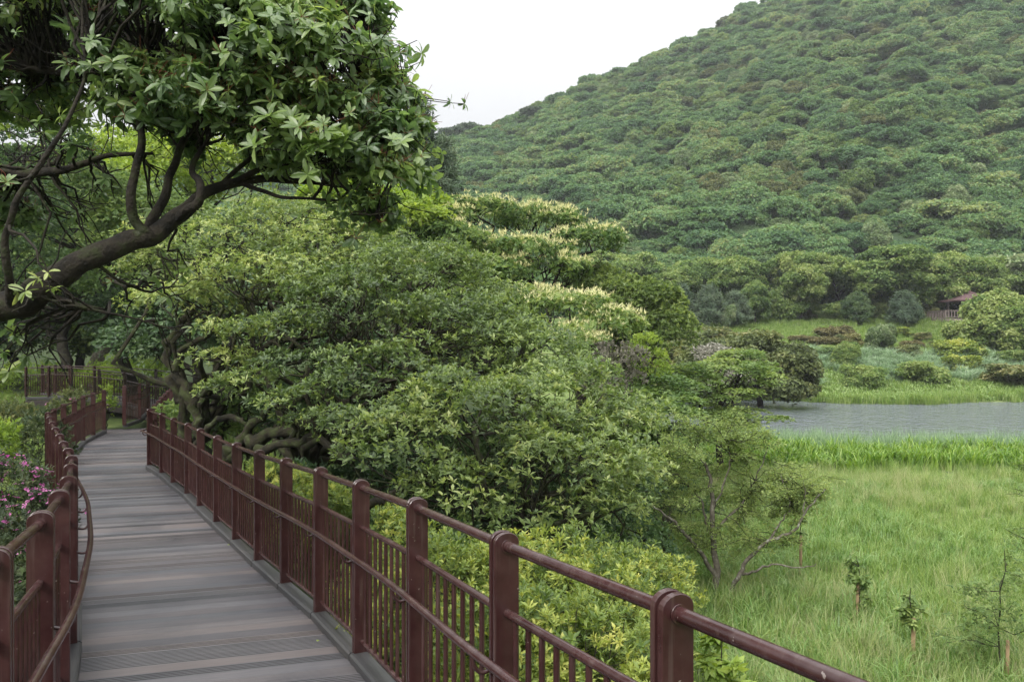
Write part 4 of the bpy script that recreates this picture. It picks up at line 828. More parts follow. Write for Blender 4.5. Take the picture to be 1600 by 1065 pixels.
# young trees tied to stakes on the meadow
def sapling(label, px, py, d, stake_top, crown_py, spread, seed, nl=60, L=.13, mat='maple', stake=True, layered=False, cat='sapling', r=.025):
    nl = int(nl*1.8); r *= 1.25; b = W(px, py, d); b[2] = float(G(b[0], b[1])); t = thing('sapling', label, cat, b); rr_ = np.random.RandomState(seed)
    zt = W(px, crown_py, d)[2]-b[2]; zs = W(px, stake_top, d)[2]-b[2]
    if stake: ob('stake', quads_me('stake', [tube([[0.02, 0, -.2], [.035, 0, zs]], r, 9, caps=True)], M['stake']), t)
    tp = wiggly([0, .02, -.1], [0, .02, zt], 8, .12, rr_); ob('stem', quads_me('stem', [tube(tp, np.linspace(.016, .005, 8), 6)], M['bark']), t)
    P_, N_, tw_ = [], [], []
    nb_ = 16 if layered else 9
    for k in range(nb_):
        f = rr_.uniform(.35 if layered else .5, 1); a = rr_.rand()*6.28; s0 = tp[int(f*7)]; ln = spread*(1.25-f*.6 if layered else rr_.uniform(.3, 1)); e = s0+np.array([math.cos(a)*ln, math.sin(a)*ln, ln*rr_.uniform(0, .4)])
        p = wiggly(s0, e, 5, .3, rr_); tw_.append(tube(p, np.linspace(.007, .003, 5), 4)); m_ = max(3, nl//nb_)
        P_.append(s0+(e-s0)*rr_.uniform(.3, 1.05, (m_, 1))+rr_.randn(m_, 3)*spread*.10); N_.append(np.array([0, 0, 1.])+rr_.randn(m_, 3)*.4)
    P_, N_ = np.concatenate(P_), np.concatenate(N_); ob('twig', quads_me('twig', tw_, M['bark']), t, kind='stuff')
    pr = [rosette(6, L, L*.42, (-.4, .6), 1, .2, .35, np.random.RandomState(seed+k)) for k in range(2)]
    ob('foliage', foliage('foliage', pr, P_, N_, rr_.rand(len(P_)), M[mat], (.7, 1.35), seed, n0=.65), t, kind='stuff'); return t
sapling('young tree with a leafy top tied to a tall tan stake on the meadow', 1338, 982, 13.5, 905, 868, .32, 501, 60, .11)
sapling('young tree with dark hanging leaves clustered around its stake near the bottom right', 1424, 1045, 11.8, 965, 918, .2, 502, 60, .11, 'maple')
sapling('bare tan stake with a thin seedling beside the open-branched tree', 1249, 908, 16.2, 836, 800, .2, 503, 20, .08)
sapling('small layered tree with spreading twigs at the right edge of the meadow', 1571, 1080, 11.2, 1000, 860, .75, 504, 420, .055, 'maple', True, True, 'young tree', .02)
sapling('thin seedling with pale yellow young leaves beyond the rightmost railing post', 1130, 1180, 7.6, 1150, 985, .30, 505, 60, .12, 'bright', False)
limb_t = thing('meadow_tree', 'tree mostly outside the right edge with one twiggy branch reaching in', 'tree', onground(1680, 12.5))
b_ = np.array(limb_t.location); r_ = np.random.RandomState(55); tw_ = [tube(wiggly([0, 0, -.1], [0, 0, 3.2], 8, .15, r_), np.linspace(.07, .02, 8), 8)]; P_, N_ = [], []
ob('trunk', quads_me('trunk', tw_, M['barkpale']), limb_t); tw_ = []
for k in range(26):
    s0 = np.array([0, 0, r_.uniform(1.2, 3.0)]); a = r_.rand()*6.28; e = s0+np.array([math.cos(a)*1.0, math.sin(a)*1.0, r_.uniform(-.1, .4)]); 
    tw_.append(tube(wiggly(s0, e, 6, .3, r_), np.linspace(.014, .003, 6), 4)); P_.append(s0+(e-s0)*r_.uniform(.4, 1.05, (22, 1))+r_.randn(22, 3)*.07)
P_ = np.concatenate(P_); ob('twig', quads_me('twig', tw_, M['bark']), limb_t, kind='stuff'); ob('crown', foliage('crown', P_SM, P_, np.array([0, 0, 1.])+r_.randn(len(P_), 3)*.4, r_.rand(len(P_)), M['maple'], (.8, 1.3), 3), limb_t, kind='stuff')

# ------------------------------------------------------------------ trees behind the left bank and the far walkway
def bgtree(label, px, d, lobes, mat, seed, n0=.5, r0=.2, protos=None, rs=.6, dens=16, **kw):
    a = dict(bark='barkdark', tdens=.22, cover=1.7, n0=n0, amp=.5, minr=.012, size=(.9, 1.5), bottom=-.5); a.update(kw)
    return plant('broadleaf_tree', label, 'tree', onground(px, d), lobes, protos or P_MAPF, M[mat], rs, dens, seed, r0=r0, **a)
bgtree('forked dark-trunked tree behind the left end of the far walkway arm', 95, 33, [lob(60, 440, 33, 2.6, 2.2, 1.4), lob(140, 460, 33, 2.2, 2.0, 1.0), lob(100, 380, 34, 2.6, 2.4, 1.5)], 'maple', 601, .35, .26)
bgtree('pale-trunked tree rising behind the middle of the far walkway arm', 155, 35, [lob(160, 440, 35, 2.4, 2.0, 1.3), lob(230, 430, 35, 2.6, 2.2, 1.6), lob(190, 360, 36, 3.0, 2.4, 1.8)], 'maple', 602, .4, .3, bark='barkpale')
bgtree('bright yellow-green tree glowing through the limbs of the overhanging tree', 320, 30, [lob(330, 250, 30, 3.0, 2.4, 1.4), lob(250, 290, 30, 2.4, 2.2, 1.3), lob(400, 260, 31, 2.2, 2, 1.1), lob(200, 250, 32, 2.4, 2, 1.2)], 'bright', 603, .5, .2, rs=.6)
bgtree('leafy tree filling the gap below the great limb on the left', 200, 26, [lob(150, 330, 26, 2.4, 2, 1.5), lob(210, 420, 25, 2.2, 2, 1.4), lob(70, 300, 27, 2.6, 2.2, 1.6), lob(240, 350, 26, 1.8, 1.6, 1.3)], 'maple', 604, .5, .2)
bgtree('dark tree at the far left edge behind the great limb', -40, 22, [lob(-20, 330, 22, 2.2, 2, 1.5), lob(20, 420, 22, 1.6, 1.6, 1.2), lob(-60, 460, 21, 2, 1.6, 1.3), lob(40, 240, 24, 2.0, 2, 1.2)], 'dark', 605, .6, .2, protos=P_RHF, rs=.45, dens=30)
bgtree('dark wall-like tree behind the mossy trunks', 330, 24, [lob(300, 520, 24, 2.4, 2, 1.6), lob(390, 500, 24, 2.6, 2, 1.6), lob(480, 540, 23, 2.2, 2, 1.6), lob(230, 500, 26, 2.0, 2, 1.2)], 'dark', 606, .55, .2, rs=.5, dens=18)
bgtree('wide green tree far behind the rhododendron bank', 560, 34, [lob(540, 420, 34, 3.6, 3, 2.2), lob(640, 430, 33, 3.2, 2.8, 2.2), lob(450, 450, 34, 3.4, 3, 2.4), lob(720, 470, 32, 2.8, 2.5, 2)], 'maple', 607, .45, .25)
for a, (px, d, top, lab) in enumerate([(-120, 36, 330, 'leftmost tree of the dark wood behind the walkway'), (10, 40, 345, 'tree of the dark wood behind the left end of the walkway'), (120, 42, 350, 'tall tree of the dark wood above the walkway corner'),
        (250, 41, 340, 'tree of the dark wood behind the bright yellow-green tree'), (380, 42, 330, 'tree of the dark wood above the mossy trunks'), (500, 44, 345, 'tree of the dark wood left of the pine'),
        (620, 42, 330, 'rightmost tree of the dark wood, beside the pine')]):
    z = W(px, top, d)[2]; g = float(G((px-800)/1200*d, d)); h = z-g
    c = lambda dx, f, r: (np.array([(px-800)/1200*d+dx, d, g+h*f]), (r, r*.9, r*.65))
    bgtree(lab, px, d, [c(0, .8, 3.0), c(-2.2, .6, 2.6), c(2.2, .62, 2.6), c(0, .45, 2.8), c(-2, .3, 2.4), c(2.2, .28, 2.4)], 'maple' if a % 2 else 'dark', 620+a, .45, .25, rs=.8, dens=8, size=(1.4, 2.2), tdens=.08)
def conifer(label, px, d, top, halfw, seed, base=None, mat='pine', name='pine_tree'):
    b = onground(px, d); h = W(px, top, d)[2]-b[2]; t = thing(name, label, 'tree', b); r = np.random.RandomState(seed)
    ob('trunk', quads_me('trunk', [tube(wiggly([0, 0, -.1], [0, 0, h], 8, .02, r), np.linspace(h*.022, h*.004, 8), 8)], M['barkdark']), t)
    P_, N_, B_ = [], [], []; z = h*.12
    while z < h*.98:
        rad = halfw*(1-z/h)**.8+.1
        for k in range(7):
            a = r.rand()*6.28; ln = rad*r.uniform(.6, 1.1); e = np.array([math.cos(a)*ln, math.sin(a)*ln, z+ln*r.uniform(.15, .55)]); B_.append(tube(wiggly([0, 0, z], e, 4, .1, r), np.linspace(h*.005, h*.0015, 4), 4))
            m = int(8+10*ln/halfw); f = r.uniform(.25, 1.05, (m, 1)); P_.append(np.array([0, 0, z])*(1-f)+e*f+r.randn(m, 3)*.09*halfw); N_.append(np.tile(e-np.array([0, 0, z])+np.array([0, 0, .8*ln]), (m, 1))+r.randn(m, 3)*.3*ln)
        z += h*.045
    P_, N_ = np.concatenate(P_), np.concatenate(N_); ob('limb', quads_me('limb', B_, M['barkdark']), t, kind='stuff')
    s = min(halfw*.75, 1.7)
    ob('crown', foliage('crown', P_NDL, P_, N_, r.rand(len(P_)), M[mat], (1.1*s, 1.9*s), seed, nf=.8), t, kind='stuff'); return t
conifer('soft dark pine rising behind the cream-flowered tree', 690, 46, 222, 2.9, 701)
conifer('tall pine half hidden by the tip of the overhanging tree', 655, 40, 160, 2.0, 702)
for k, (px, top, d, hw, lab) in enumerate([(1064, 452, 97, 2.4, 'grey-green young pine left of the pair on the far shore'), (1108, 455, 96, 2.6, 'middle grey-green young pine on the far shore'), (1148, 462, 97, 2.2, 'rightmost of the three young pines on the far shore'), (1412, 462, 97, 2.2, 'small pine in front of the shore trees left of the pavilion')]):
    conifer(lab, px, d, top, hw, 710+k)
# ------------------------------------------------------------------ light mist in the air over the valley
hz = bpy.data.materials.new('haze'); hz.use_nodes = True; hz.node_tree.nodes.remove(hz.node_tree.nodes['Principled BSDF'])
pv_ = hz.node_tree.nodes.new('ShaderNodeVolumePrincipled'); pv_.inputs['Color'].default_value = (.93, .96, 1, 1); pv_.inputs['Density'].default_value = HAZE
pv_.inputs['Anisotropy'].default_value = .2
hz.node_tree.links.new(pv_.outputs[0], hz.node_tree.nodes['Material Output'].inputs['Volume'])
hb = ob('haze', mesh_tris('haze', [(x, y, z) for x in (-1000, 1000) for y in (-110, 520) for z in (-40, 260)], [[0, 1, 3, 2], [4, 6, 7, 5], [0, 4, 5, 1], [2, 3, 7, 6], [0, 2, 6, 4], [1, 5, 7, 3]], hz), kind='stuff')
# ------------------------------------------------------------------ trees along the far shore
def treemesh(seed, rx, rz, h, rs, dens, mat, protos, bottom=-.8, nl=10, r0=.25, flat=.5, size=(.9, 1.5)):
    """crown and trunk meshes of a kind, base at origin"""
    r = np.random.RandomState(seed); L_ = [(np.array([0, 0, h-rz]), (rx*.7, rx*.7, rz))]
    for k in range(nl):
        a = k/nl*6.28+r.rand()*.8; f = r.uniform(.2, .8); L_.append((np.array([math.cos(a)*rx*.55, math.sin(a)*rx*.55, h*f]), (rx*r.uniform(.42, .6), rx*r.uniform(.42, .6), rz*r.uniform(.5, .8))))
    P, N, tone, subs = crown_pts(L_, rs, dens, flat, 1.7, bottom, -.3, .6, .35, 0, seed, .15)
    cm = foliage('crown', protos, P, N, tone, mat, size, seed, .6, .5, .25)
    base = np.zeros(3); top = np.array([0, 0, h*.35]); tr = [tube(wiggly(base-np.array([0, 0, .4]), top, 5, .15, r), np.linspace(r0, r0*.7, 5), 7)]
    for c, _ in L_: tr.append(tube(wiggly(top, c, 6, .3, r, .04), np.linspace(r0*.5, r0*.12, 6), 5))
    tm = quads_me('trunk', tr, M['barkdark']); return cm, tm
def place_tree(kind, px, d, top, label, group=None, name='broadleaf_tree', wide=1.0, seed=0, cat='tree'):
    cm, tm, h0 = kind; b = onground(px, d); h = W(px, top, d)[2]-b[2]; s = h/h0
    t = thing(name, label, cat, b, group, rz=seed*1.7, sc=(s*wide, s*wide, s)); ob('crown', cm, t); ob('trunk', tm, t); return t
K1 = treemesh(801, 5.0, 2.8, 10, 1.0, 9, M['row'], P_FAR)+(10,)
K2 = treemesh(802, 4.2, 2.4, 9, .8, 12, M['row'], P_FAR, flat=.35)+(9,)
K3 = treemesh(803, 4.6, 3.0, 9, 1.2, 8, M['row'], P_FAR, nl=8)+(9,)
K4 = treemesh(804, 3.6, 2.6, 7, .9, 11, M['pale'], P_FAR)+(7,)
K5 = treemesh(805, 4.8, 2.4, 8, .9, 10, M['dark'], P_FAR, flat=.4)+(8,)
for k, (kd, px, d, top, wd, lab) in enumerate([
    (K1, 1030, 108, 425, .9, 'rounded mid-green tree at the left end of the far shore wood'),
    (K3, 1085, 110, 408, 1.0, 'broad tree behind the three young pines'),
    (K2, 1150, 107, 402, .95, 'feathery layered tree right of the young pines'),
    (K5, 1205, 110, 398, .8, 'dark tree between the feathery tree and the large-leaved tree'),
    (K1, 1250, 104, 393, .8, 'tall large-leaved green tree reaching down to the shore grass'),
    (K2, 1180, 101, 440, .7, 'low leafy tree in front of the far shore wood'),
    (K3, 1310, 107, 405, .9, 'mid-green tree left of the great round tree'),
    (K1, 1388, 104, 384, 1.05, 'great round tree in the middle of the far shore wood'),
    (K5, 1440, 108, 402, .85, 'dark tree right of the great round tree'),
    (K2, 1480, 104, 396, 1.0, 'layered tree standing behind the pavilion'),
    (K1, 1535, 106, 402, .9, 'tree right behind the roof of the pavilion'),
    (K4, 1590, 108, 404, 1.1, 'pale silvery-leaved tree at the far right above the shore'),
    (K3, 1650, 104, 400, 1.0, 'tree of the far shore wood outside the right edge'),
    (K5, 1340, 99, 455, .7, 'dark low tree leaning over the shore grass'),
    (K3, 985, 112, 400, 1.0, 'broad tree behind the dark rhododendron'),
    (K2, 940, 108, 395, 1.0, 'tree showing above the right flowering tree'),
    (K4, 1138, 95, 478, .55, 'small pale yellow-green shrub-like tree among the young pines')]):
    place_tree(kd, px, d, top, lab, 'trees along the far shore', wide=wd, seed=k)
K6 = treemesh(806, 4.0, 2.4, 6.5, .75, 14, M['pale'], P_FAR, nl=7, flat=.7)+(6.5,)
K7 = treemesh(807, 4.0, 2.2, 6.5, .75, 14, M['row'], P_FAR, nl=8, flat=.7, bottom=-.8)+(6.5,)
place_tree(K7, 1556, 84, 458, 'large soft willow-like tree beside the pavilion', None, 'willow_tree', 1.05, 1)
place_tree(K7, 1600, 82, 470, 'soft willow-like tree at the right edge near the silver grass', None, 'willow_tree', 1.0, 3)
place_tree(K6, 1376, 82, 508, 'small fluffy pale green tree left of the silver grass', None, 'willow_tree', .75, 2)
place_tree(K7, 1322, 76, 535, 'small rounded green tree on the bank left of the silver grass', None, 'willow_tree', .8, 4)
B1 = treemesh(811, 1.5, .8, 1.8, .45, 22, M['olive'], P_FAR, bottom=-.9, r0=.05, size=(.5, .8))+(1.8,)
KD = treemesh(814, 1.7, 1.0, 2.2, .5, 20, M['row'], P_FAR, bottom=-.9, r0=.05, size=(.5, .9))+(2.2,)
B2 = treemesh(812, 1.6, .8, 1.7, .45, 22, M['rust'], P_FAR, bottom=-.9, r0=.05, size=(.5, .8))+(1.7,)
B3 = treemesh(813, 1.5, .8, 1.8, .45, 22, M['azalea'], P_FAR, bottom=-.9, r0=.05, size=(.5, .8))+(1.8,)
for k, (kd, px, d, top, wd, lab) in enumerate([
    (B3, 1402, 92, 512, 1.6, 'yellow-green clipped bush left of the pavilion deck'), (B1, 1440, 90, 520, 1.5, 'olive bush just below the pavilion deck'), (B3, 1490, 88, 528, 1.2, 'yellow-green bush right below the pavilion'),
    (B2, 1425, 86, 532, 1.3, 'brownish bush in front of the pavilion bushes'), (B1, 1462, 86, 534, 1.2, 'olive bush nearest the silver grass'), (B3, 1500, 80, 532, 1.3, 'rounded bush at the foot of the willow-like tree'),
    (B2, 1305, 90, 510, 1.2, 'rust-topped round bush standing on the shore lawn'), (B2, 1250, 88, 524, 1.5, 'left part of the rusty low hedge on the lawn'), (B2, 1285, 87, 526, 1.5, 'middle part of the rusty low hedge on the lawn'),
    (B1, 1325, 88, 522, 1.3, 'olive right end of the low hedge on the lawn'), (B1, 1120, 88, 512, 1.2, 'lone round bush at the left of the shore lawn'), (B1, 1550, 75, 570, 1.0, 'dark olive bush inside the silver grass on the right'),
    (KD, 1350, 70, 572, 1.0, 'small green bush standing among the bright spit plants'), (KD, 1440, 72, 566, 1.3, 'mid-green bush at the front of the silver grass'), (B3, 1500, 76, 556, 1.2, 'yellow-green bush amid the silver grass on the right'), (KD, 1290, 80, 540, 1.2, 'green bush left of the small rounded tree on the bank'), (B1, 1415, 80, 540, 1.2, 'olive bush behind the silver grass, right of the pale tree'), (KD, 1585, 78, 548, 1.4, 'green bush under the right edge of the willow-like trees'), (B1, 1590, 71, 572, 1.8, 'broad olive bush at the right end of the far bank'), (B1, 1090, 80, 520, 1.6, 'olive shrub behind the domed tree, left'), (B1, 1150, 78, 522, 1.6, 'olive shrub behind the domed tree, right'),
    (B1, 1075, 72, 535, 1.8, 'olive shrub left of the domed tree')]):
    place_tree(kd, px, d, top, lab, 'bushes on the far bank', 'bush', wd, k, 'bush')

for k in range(22):
    px = 985+k*30+(k*37 % 13); 
    if 1445 < px < 1530: continue
    d = 103.5+(k*7 % 5)*.8; place_tree((B1, KD, KD)[k % 3], px, d, 468+(k*11 % 17), ('dark leafy bush', 'low green bush', 'dense dark bush', 'mid-green bush')[k % 4]+' at the foot of the shore wood, '+('%s from the left' % ['first', 'second', 'third', 'fourth', 'fifth', 'sixth', 'seventh', 'eighth', 'ninth', 'tenth', 'eleventh', 'twelfth', 'thirteenth', 'fourteenth', 'fifteenth', 'sixteenth', 'seventeenth', 'eighteenth', 'nineteenth', 'twentieth', 'twenty-first', 'twenty-second'][k]), 'bushes at the foot of the shore wood', 'bush', 1.1, k, 'bush')
# ------------------------------------------------------------------ pavilion
pv = W(1506, 506, 100); pv[2] = float(G(pv[0], 100)); t = thing('pavilion', 'small wooden pavilion with a maroon pyramid roof and a railed deck', 'pavilion', pv)
zb = W(0, 501, 100)[2]-pv[2]   # deck floor above ground
def bx(name, x0, x1, y0, y1, z0, z1, mat, parent, bev=0):
    V = [(x, y, z) for x in (x0, x1) for y in (y0, y1) for z in (z0, z1)]; F = [[0, 1, 3, 2], [4, 6, 7, 5], [0, 4, 5, 1], [2, 3, 7, 6], [0, 2, 6, 4], [1, 5, 7, 3]]
    me = bpy.data.meshes.new(name); me.from_pydata(V, [], F); me.materials.append(mat); me.update(); return ob(name, me, parent)
zf = zb+.25
bx('deck_floor', -3.7, 2.4, -2.3, 2.3, zf-.42, zf, M['wood'], t)
for x in (-3.5, -1.3, 1.0, 2.2):
    for y in (-2.1, 2.1): bx('deck_support', x-.12, x+.12, y-.12, y+.12, -.9, zf-.425, M['wood'], t)
for x, y in ((-1.1, -1.7), (2.1, -1.7), (-1.1, 1.7), (2.1, 1.7)): bx('roof_post', x-.13, x+.13, y-.13, y+.13, zf, zf+2.35, M['wood'], t)
cx, cz = .5, zf+2.35; w = 2.55
V = [(cx-w, -w, cz), (cx+w, -w, cz), (cx+w, w, cz), (cx-w, w, cz), (cx-.35, -.35, cz+1.15), (cx+.35, -.35, cz+1.15), (cx+.35, .35, cz+1.15), (cx-.35, .35, cz+1.15), (cx-w, -w, cz-.12), (cx+w, -w, cz-.12), (cx+w, w, cz-.12), (cx-w, w, cz-.12), (cx, 0, cz+1.6)]
F = [[0, 1, 5, 4], [1, 2, 6, 5], [2, 3, 7, 6], [3, 0, 4, 7], [4, 5, 12], [5, 6, 12], [6, 7, 12], [7, 4, 12], [8, 9, 1, 0], [9, 10, 2, 1], [10, 11, 3, 2], [11, 8, 0, 3], [11, 10, 9, 8]]
me = bpy.data.meshes.new('roof'); me.from_pydata(V, [], F); me.materials.append(M['roof']); me.update(); ob('roof', me, t)
for y in (-2.2, 2.2):
    bx('deck_rail', -3.65, 2.35, y-.05, y+.05, zf+.95, zf+1.05, M['wood'], t); bx('deck_rail', -3.65, 2.35, y-.04, y+.04, zf+.12, zf+.2, M['wood'], t)
    for k in range(17): x = -3.6+k*.37; bx('deck_baluster', x-.06, x+.06, y-.03, y+.03, zf+.2, zf+.95, M['wood'], t)
bx('deck_rail', -3.7, -3.6, -2.2, 2.2, zf+.95, zf+1.05, M['wood'], t)
for k in range(12): y = -2.05+k*.37; bx('deck_baluster', -3.68, -3.62, y-.06, y+.06, zf, zf+.95, M['wood'], t)

# ------------------------------------------------------------------ forest on the mountain
def hillkind(seed, mat, flat=.5, rs=.75, rx=4.2, rz=1.9, dens=19, rough=1):
    r = np.random.RandomState(seed); L_ = [(np.array([0, 0, 1.6]), (rx*.8, rx*.8, rz*.85))]
    for k in range(5):
        a = k/5*6.28+r.rand(); L_.append((np.array([math.cos(a)*rx*.55, math.sin(a)*rx*.55, r.uniform(.2, 1.5)]), (rx*r.uniform(.4, .55),)*2+(rz*r.uniform(.7, .95),)))
    P, N, tone, _ = crown_pts(L_, rs, dens, flat, 1.5, -.5, -.5, .6, .45, 0, seed, .2)
    return foliage('crown', P_HILL, P, N, tone, mat, (.8, 1.3), seed, .5, .5, .2)
P_HILL = [clump(5, .24, .31, .19, np.random.RandomState(s)) for s in (91, 92, 93)]
HK = [hillkind(900, M['hill']), hillkind(901, M['hill'], .38, .9), hillkind(902, M['hill'], .6, .6), hillkind(903, M['hill'], .35, 1.0, 4.6, 1.8), hillkind(904, M['hill'], .5, .55, 3.6, 2.5)]
HK2 = hillkind(905, M['rust'], .6, .7)
r_ = np.random.RandomState(17); pts = []
D = 113.0
while D < 345:
    sp = 4.45+(D-110)*.004; u = -1.15
    while u < 1.25:
        uu = u+r_.uniform(-.75, .75)*sp/D; dd = D+r_.uniform(-1.1, 1.1)*sp
        e = np.interp(800+1200*uu, EX, EY); Dr = 262+55*sstep(800+1200*uu, 600, 1500)
        if dd < Dr+14: pts.append((uu, dd))
        u += sp*1.1/D
    D += sp*.86
pts = np.array(pts); z = HILL(pts[:, 0], pts[:, 1])+r_.uniform(-.9, .5, len(pts)); XY = np.stack([pts[:, 0]*pts[:, 1], pts[:, 1]], 1)
px_ = 800+1200*pts[:, 0]; py_ = 532.5-(z-5)/pts[:, 1]*1200
bare = ((np.hypot((px_-1150)/60, (py_-372)/16) < 1))
pts, z, XY, px_, py_ = [a[~bare] for a in (pts, z, XY, px_, py_)]
sc = np.clip(r_.gamma(9, 1/9., len(pts)), .55, 1.45)*1.03*(.85+.5*noise(XY, .05, 4)); rot = np.stack([r_.uniform(-.08, .08, len(pts)), r_.uniform(-.08, .08, len(pts)), r_.rand(len(pts))*6.28], 1)
inview = (px_ > 640) & (px_ < 1640) & (py_ > -10); order = np.where(inview)[0]; order = order[np.argsort(pts[order, 1])][:300]
near = np.zeros(len(pts), bool); near[order] = True
for i in order:
    rust = r_.rand() < .006; me = HK2 if rust else HK[r_.randint(len(HK))]
    o = ob('hillside_tree', me, label='rounded evergreen crown in the closed forest on the lower mountainside', category='tree', group='evergreen trees on the lower mountainside')
    o.location = (XY[i, 0], XY[i, 1], z[i]-.3); o.rotation_euler = rot[i]; o.scale = (sc[i], sc[i], sc[i]*r_.uniform(.75, 1.1))
m = ~near; S3 = np.stack([sc[m], sc[m], sc[m]*r_.uniform(.75, 1.1, m.sum())], 1)
gn_scatter('mountain_forest', HK, np.concatenate([XY[m], z[m][:, None]-.3], 1), rot[m], S3, kind='stuff', label='dense evergreen forest covering the upper mountain')
n = 4600; uu = r_.uniform(-1.1, 1.2, n); dd = 112+235*r_.rand(n)**.8; k_ = dd < 262+55*sstep(800+1200*uu, 600, 1500)+5; uu, dd = uu[k_], dd[k_]; n = len(uu)
HK4 = [hillkind(911, M['hill'], .8, .55, 3, 2.4), hillkind(912, M['row'], .6, .6, 3, 2.6), hillkind(913, M['olive'], .5, .6, 3.2, 1.8), hillkind(914, M['pale'], .7, .5, 2.6, 2.4)]
s3 = r_.uniform(.5, 1.15, (n, 1))*np.ones((n, 3)); s3[:, 2] *= r_.uniform(.8, 1.3, n)
px2, py2 = 800+1200*uu, 532.5-(HILL(uu, dd)-5)/dd*1200; k_ = ~(np.hypot((px2-1150)/60, (py2-372)/16) < 1.1)
gn_scatter('mountain_thicket', HK4, np.stack([uu*dd, dd, HILL(uu, dd)+.2], 1)[k_], np.stack([0*uu, 0*uu, r_.rand(n)*6.28], 1)[k_], s3[k_], kind='stuff', label='mixed smaller trees filling the gaps of the mountain forest')
print('hill trees', len(pts))
# taller dark pines on the ridge line
for k, (px, lab) in enumerate([(712, 'dark spreading pine on the low left end of the ridge'), (735, 'second dark pine beside it on the ridge'), (832, 'flat-topped dark pine breaking the ridge line'), (848, 'small flat pine next to the flat-topped one on the ridge'), (1055, 'tiny lone tree on the upper ridge line')]):
    u = (px-800)/1200; D = 255+55*float(sstep(px, 600, 1500)); zz = float(HILL(np.array(u), np.array(D)))
    P, N, tone, _ = crown_pts([(np.array([0, 0, 4.2]), (4, 3, 1.4)), (np.array([2, 0, 3.4]), (3, 2.6, 1)), (np.array([-2.4, 0, 3]), (2.6, 2.6, 1))], 1.0, 10, .4, 1.4, -.3, seed=950+k)
    t = thing('ridge_pine', lab, 'tree', (u*D, D, zz), 'pines on the ridge', sc=(1.0, .9, .8, .55, .45)[k]*1.25)
    ob('crown', foliage('crown', P_FAR, P, N, tone, M['pine'], (.9, 1.5), k), t); ob('trunk', quads_me('trunk', [tube([[0, 0, -.5], [.2, 0, 2], [0, 0, 4]], [.35, .28, .15], 6)], M['barkdark']), t)

# ------------------------------------------------------------------ grasses
def tuft(n, h, w, spread, lean, rs, seg=3, droop=.5):
    Vs, Fs, vv = [], [], []; o = 0
    for k in range(n):
        a = rs.rand()*6.28; p0 = np.array([math.cos(a), math.sin(a), 0])*rs.uniform(0, spread); b = rs.rand()*6.28; d = np.array([math.cos(b), math.sin(b), 0]); s = np.array([-d[1], d[0], 0])
        hh = h*rs.uniform(.55, 1.1); ln = lean*hh*rs.uniform(.3, 1.3); ww = w*rs.uniform(.7, 1.2); V = []
        for i in range(seg+1):
            t = i/seg; c = p0+d*ln*t*t+np.array([0, 0, hh*(t-droop*.5*t**3)]); wi = ww*(1-t**1.6)*.5+.0005
            V += [c-s*wi, c+s*wi]
        F = []
        for i in range(seg): F += [[2*i, 2*i+1, 2*i+3], [2*i, 2*i+3, 2*i+2]]
        Vs.append(V); Fs.append(np.array(F)+o); o += len(V); vv.append(np.full(len(F), .5+rs.uniform(-.4, .4)))
    return np.concatenate(Vs), np.concatenate(Fs), np.concatenate(vv)
def tuftme(name, mat, *a, **k): V, F, v = tuft(*a, **k); return mesh_tris(name, V, F, mat, v=v)
R0 = np.random.RandomState
TG = [tuftme('grass_tuft', M['grass'], 34, .55, .011, .20, .55, R0(s)) for s in range(4)]
TB = [tuftme('broad_grass_tuft', M['broad'], 20, .70, .026, .20, .6, R0(10+s), droop=.8) for s in range(3)]
TS = [tuftme('straw_tuft', M['straw'], 22, .80, .006, .18, .5, R0(20+s), droop=.5) for s in range(3)]
TGI = [tuftme('ginger_tuft', M['ginger'], 26, 1.15, .085, .30, .45, R0(30+s), droop=.6) for s in range(4)]
TR = [tuftme('reed_tuft', M['silver'], 40, 1.2, .022, .35, .30, R0(40+s), droop=.3) for s in range(3)]
TSV = [tuftme('silver_tuft', M['silver'], 90, 2.0, .05, .45, .75, R0(50+s), seg=4, droop=1.0) for s in range(3)]
TP = [tuftme('promo_tuft', M['promo'], 26, .9, .10, .4, .5, R0(60+s), droop=.7) for s in range(3)]
TD = [tuftme('dark_reed_tuft', M['grass'], 50, .9, .03, .4, .35, R0(70+s), droop=.4) for s in range(2)]
def scatter_region(name, protos, x0, x1, y0, y1, dens, fn, smin, smax, seed, label, tilt=.15, wind=(0, 0)):
    r = R0(seed); n = int((x1-x0)*(y1-y0)*dens); P = np.stack([r.uniform(x0, x1, n), r.uniform(y0, y1, n)], 1)
    # keep what could be seen from around the viewpoint
    pr = fn(P[:, 0], P[:, 1], P)*(np.abs(P[:, 0]) < P[:, 1]*.85+6); P = P[r.rand(n) < pr]; z = G(P[:, 0], P[:, 1])
    s = r.uniform(smin, smax, len(P)); rot = np.stack([r.uniform(-tilt, tilt, len(P))+wind[0], r.uniform(-tilt, tilt, len(P))+wind[1], r.rand(len(P))*6.28], 1)
    return gn_scatter(name, protos, np.concatenate([P, z[:, None]-.02], 1), rot, np.stack([s, s, s*r.uniform(.8, 1.15, len(P))], 1), kind='stuff', label=label)
def S_(x, y): return x*.87+np.minimum(y, 22)*.5
def meadow(x, y): return (S_(x, y) > 8.2+1.2*(noise(np.stack([x, y], -1), .5, 2)-.5)) & (pond_sd(x, y) < -.3)
near_ = lambda y: np.clip(1.25-(y-10)/45, .35, 1)
def f_grass(x, y, P): return meadow(x, y)*near_(y)*(.55+.45*(fbm(P, .18, 3) > .45))
def f_broad(x, y, P): return meadow(x, y)*(fbm(P, .22, 8) > .43)*near_(y)*(y < 26)
def f_straw(x, y, P): n = fbm(P*np.array([.6, 1]), .16, 14); return meadow(x, y)*np.clip((n-.47)*7+(y > 19)*.22, .03, 1)*near_(y)
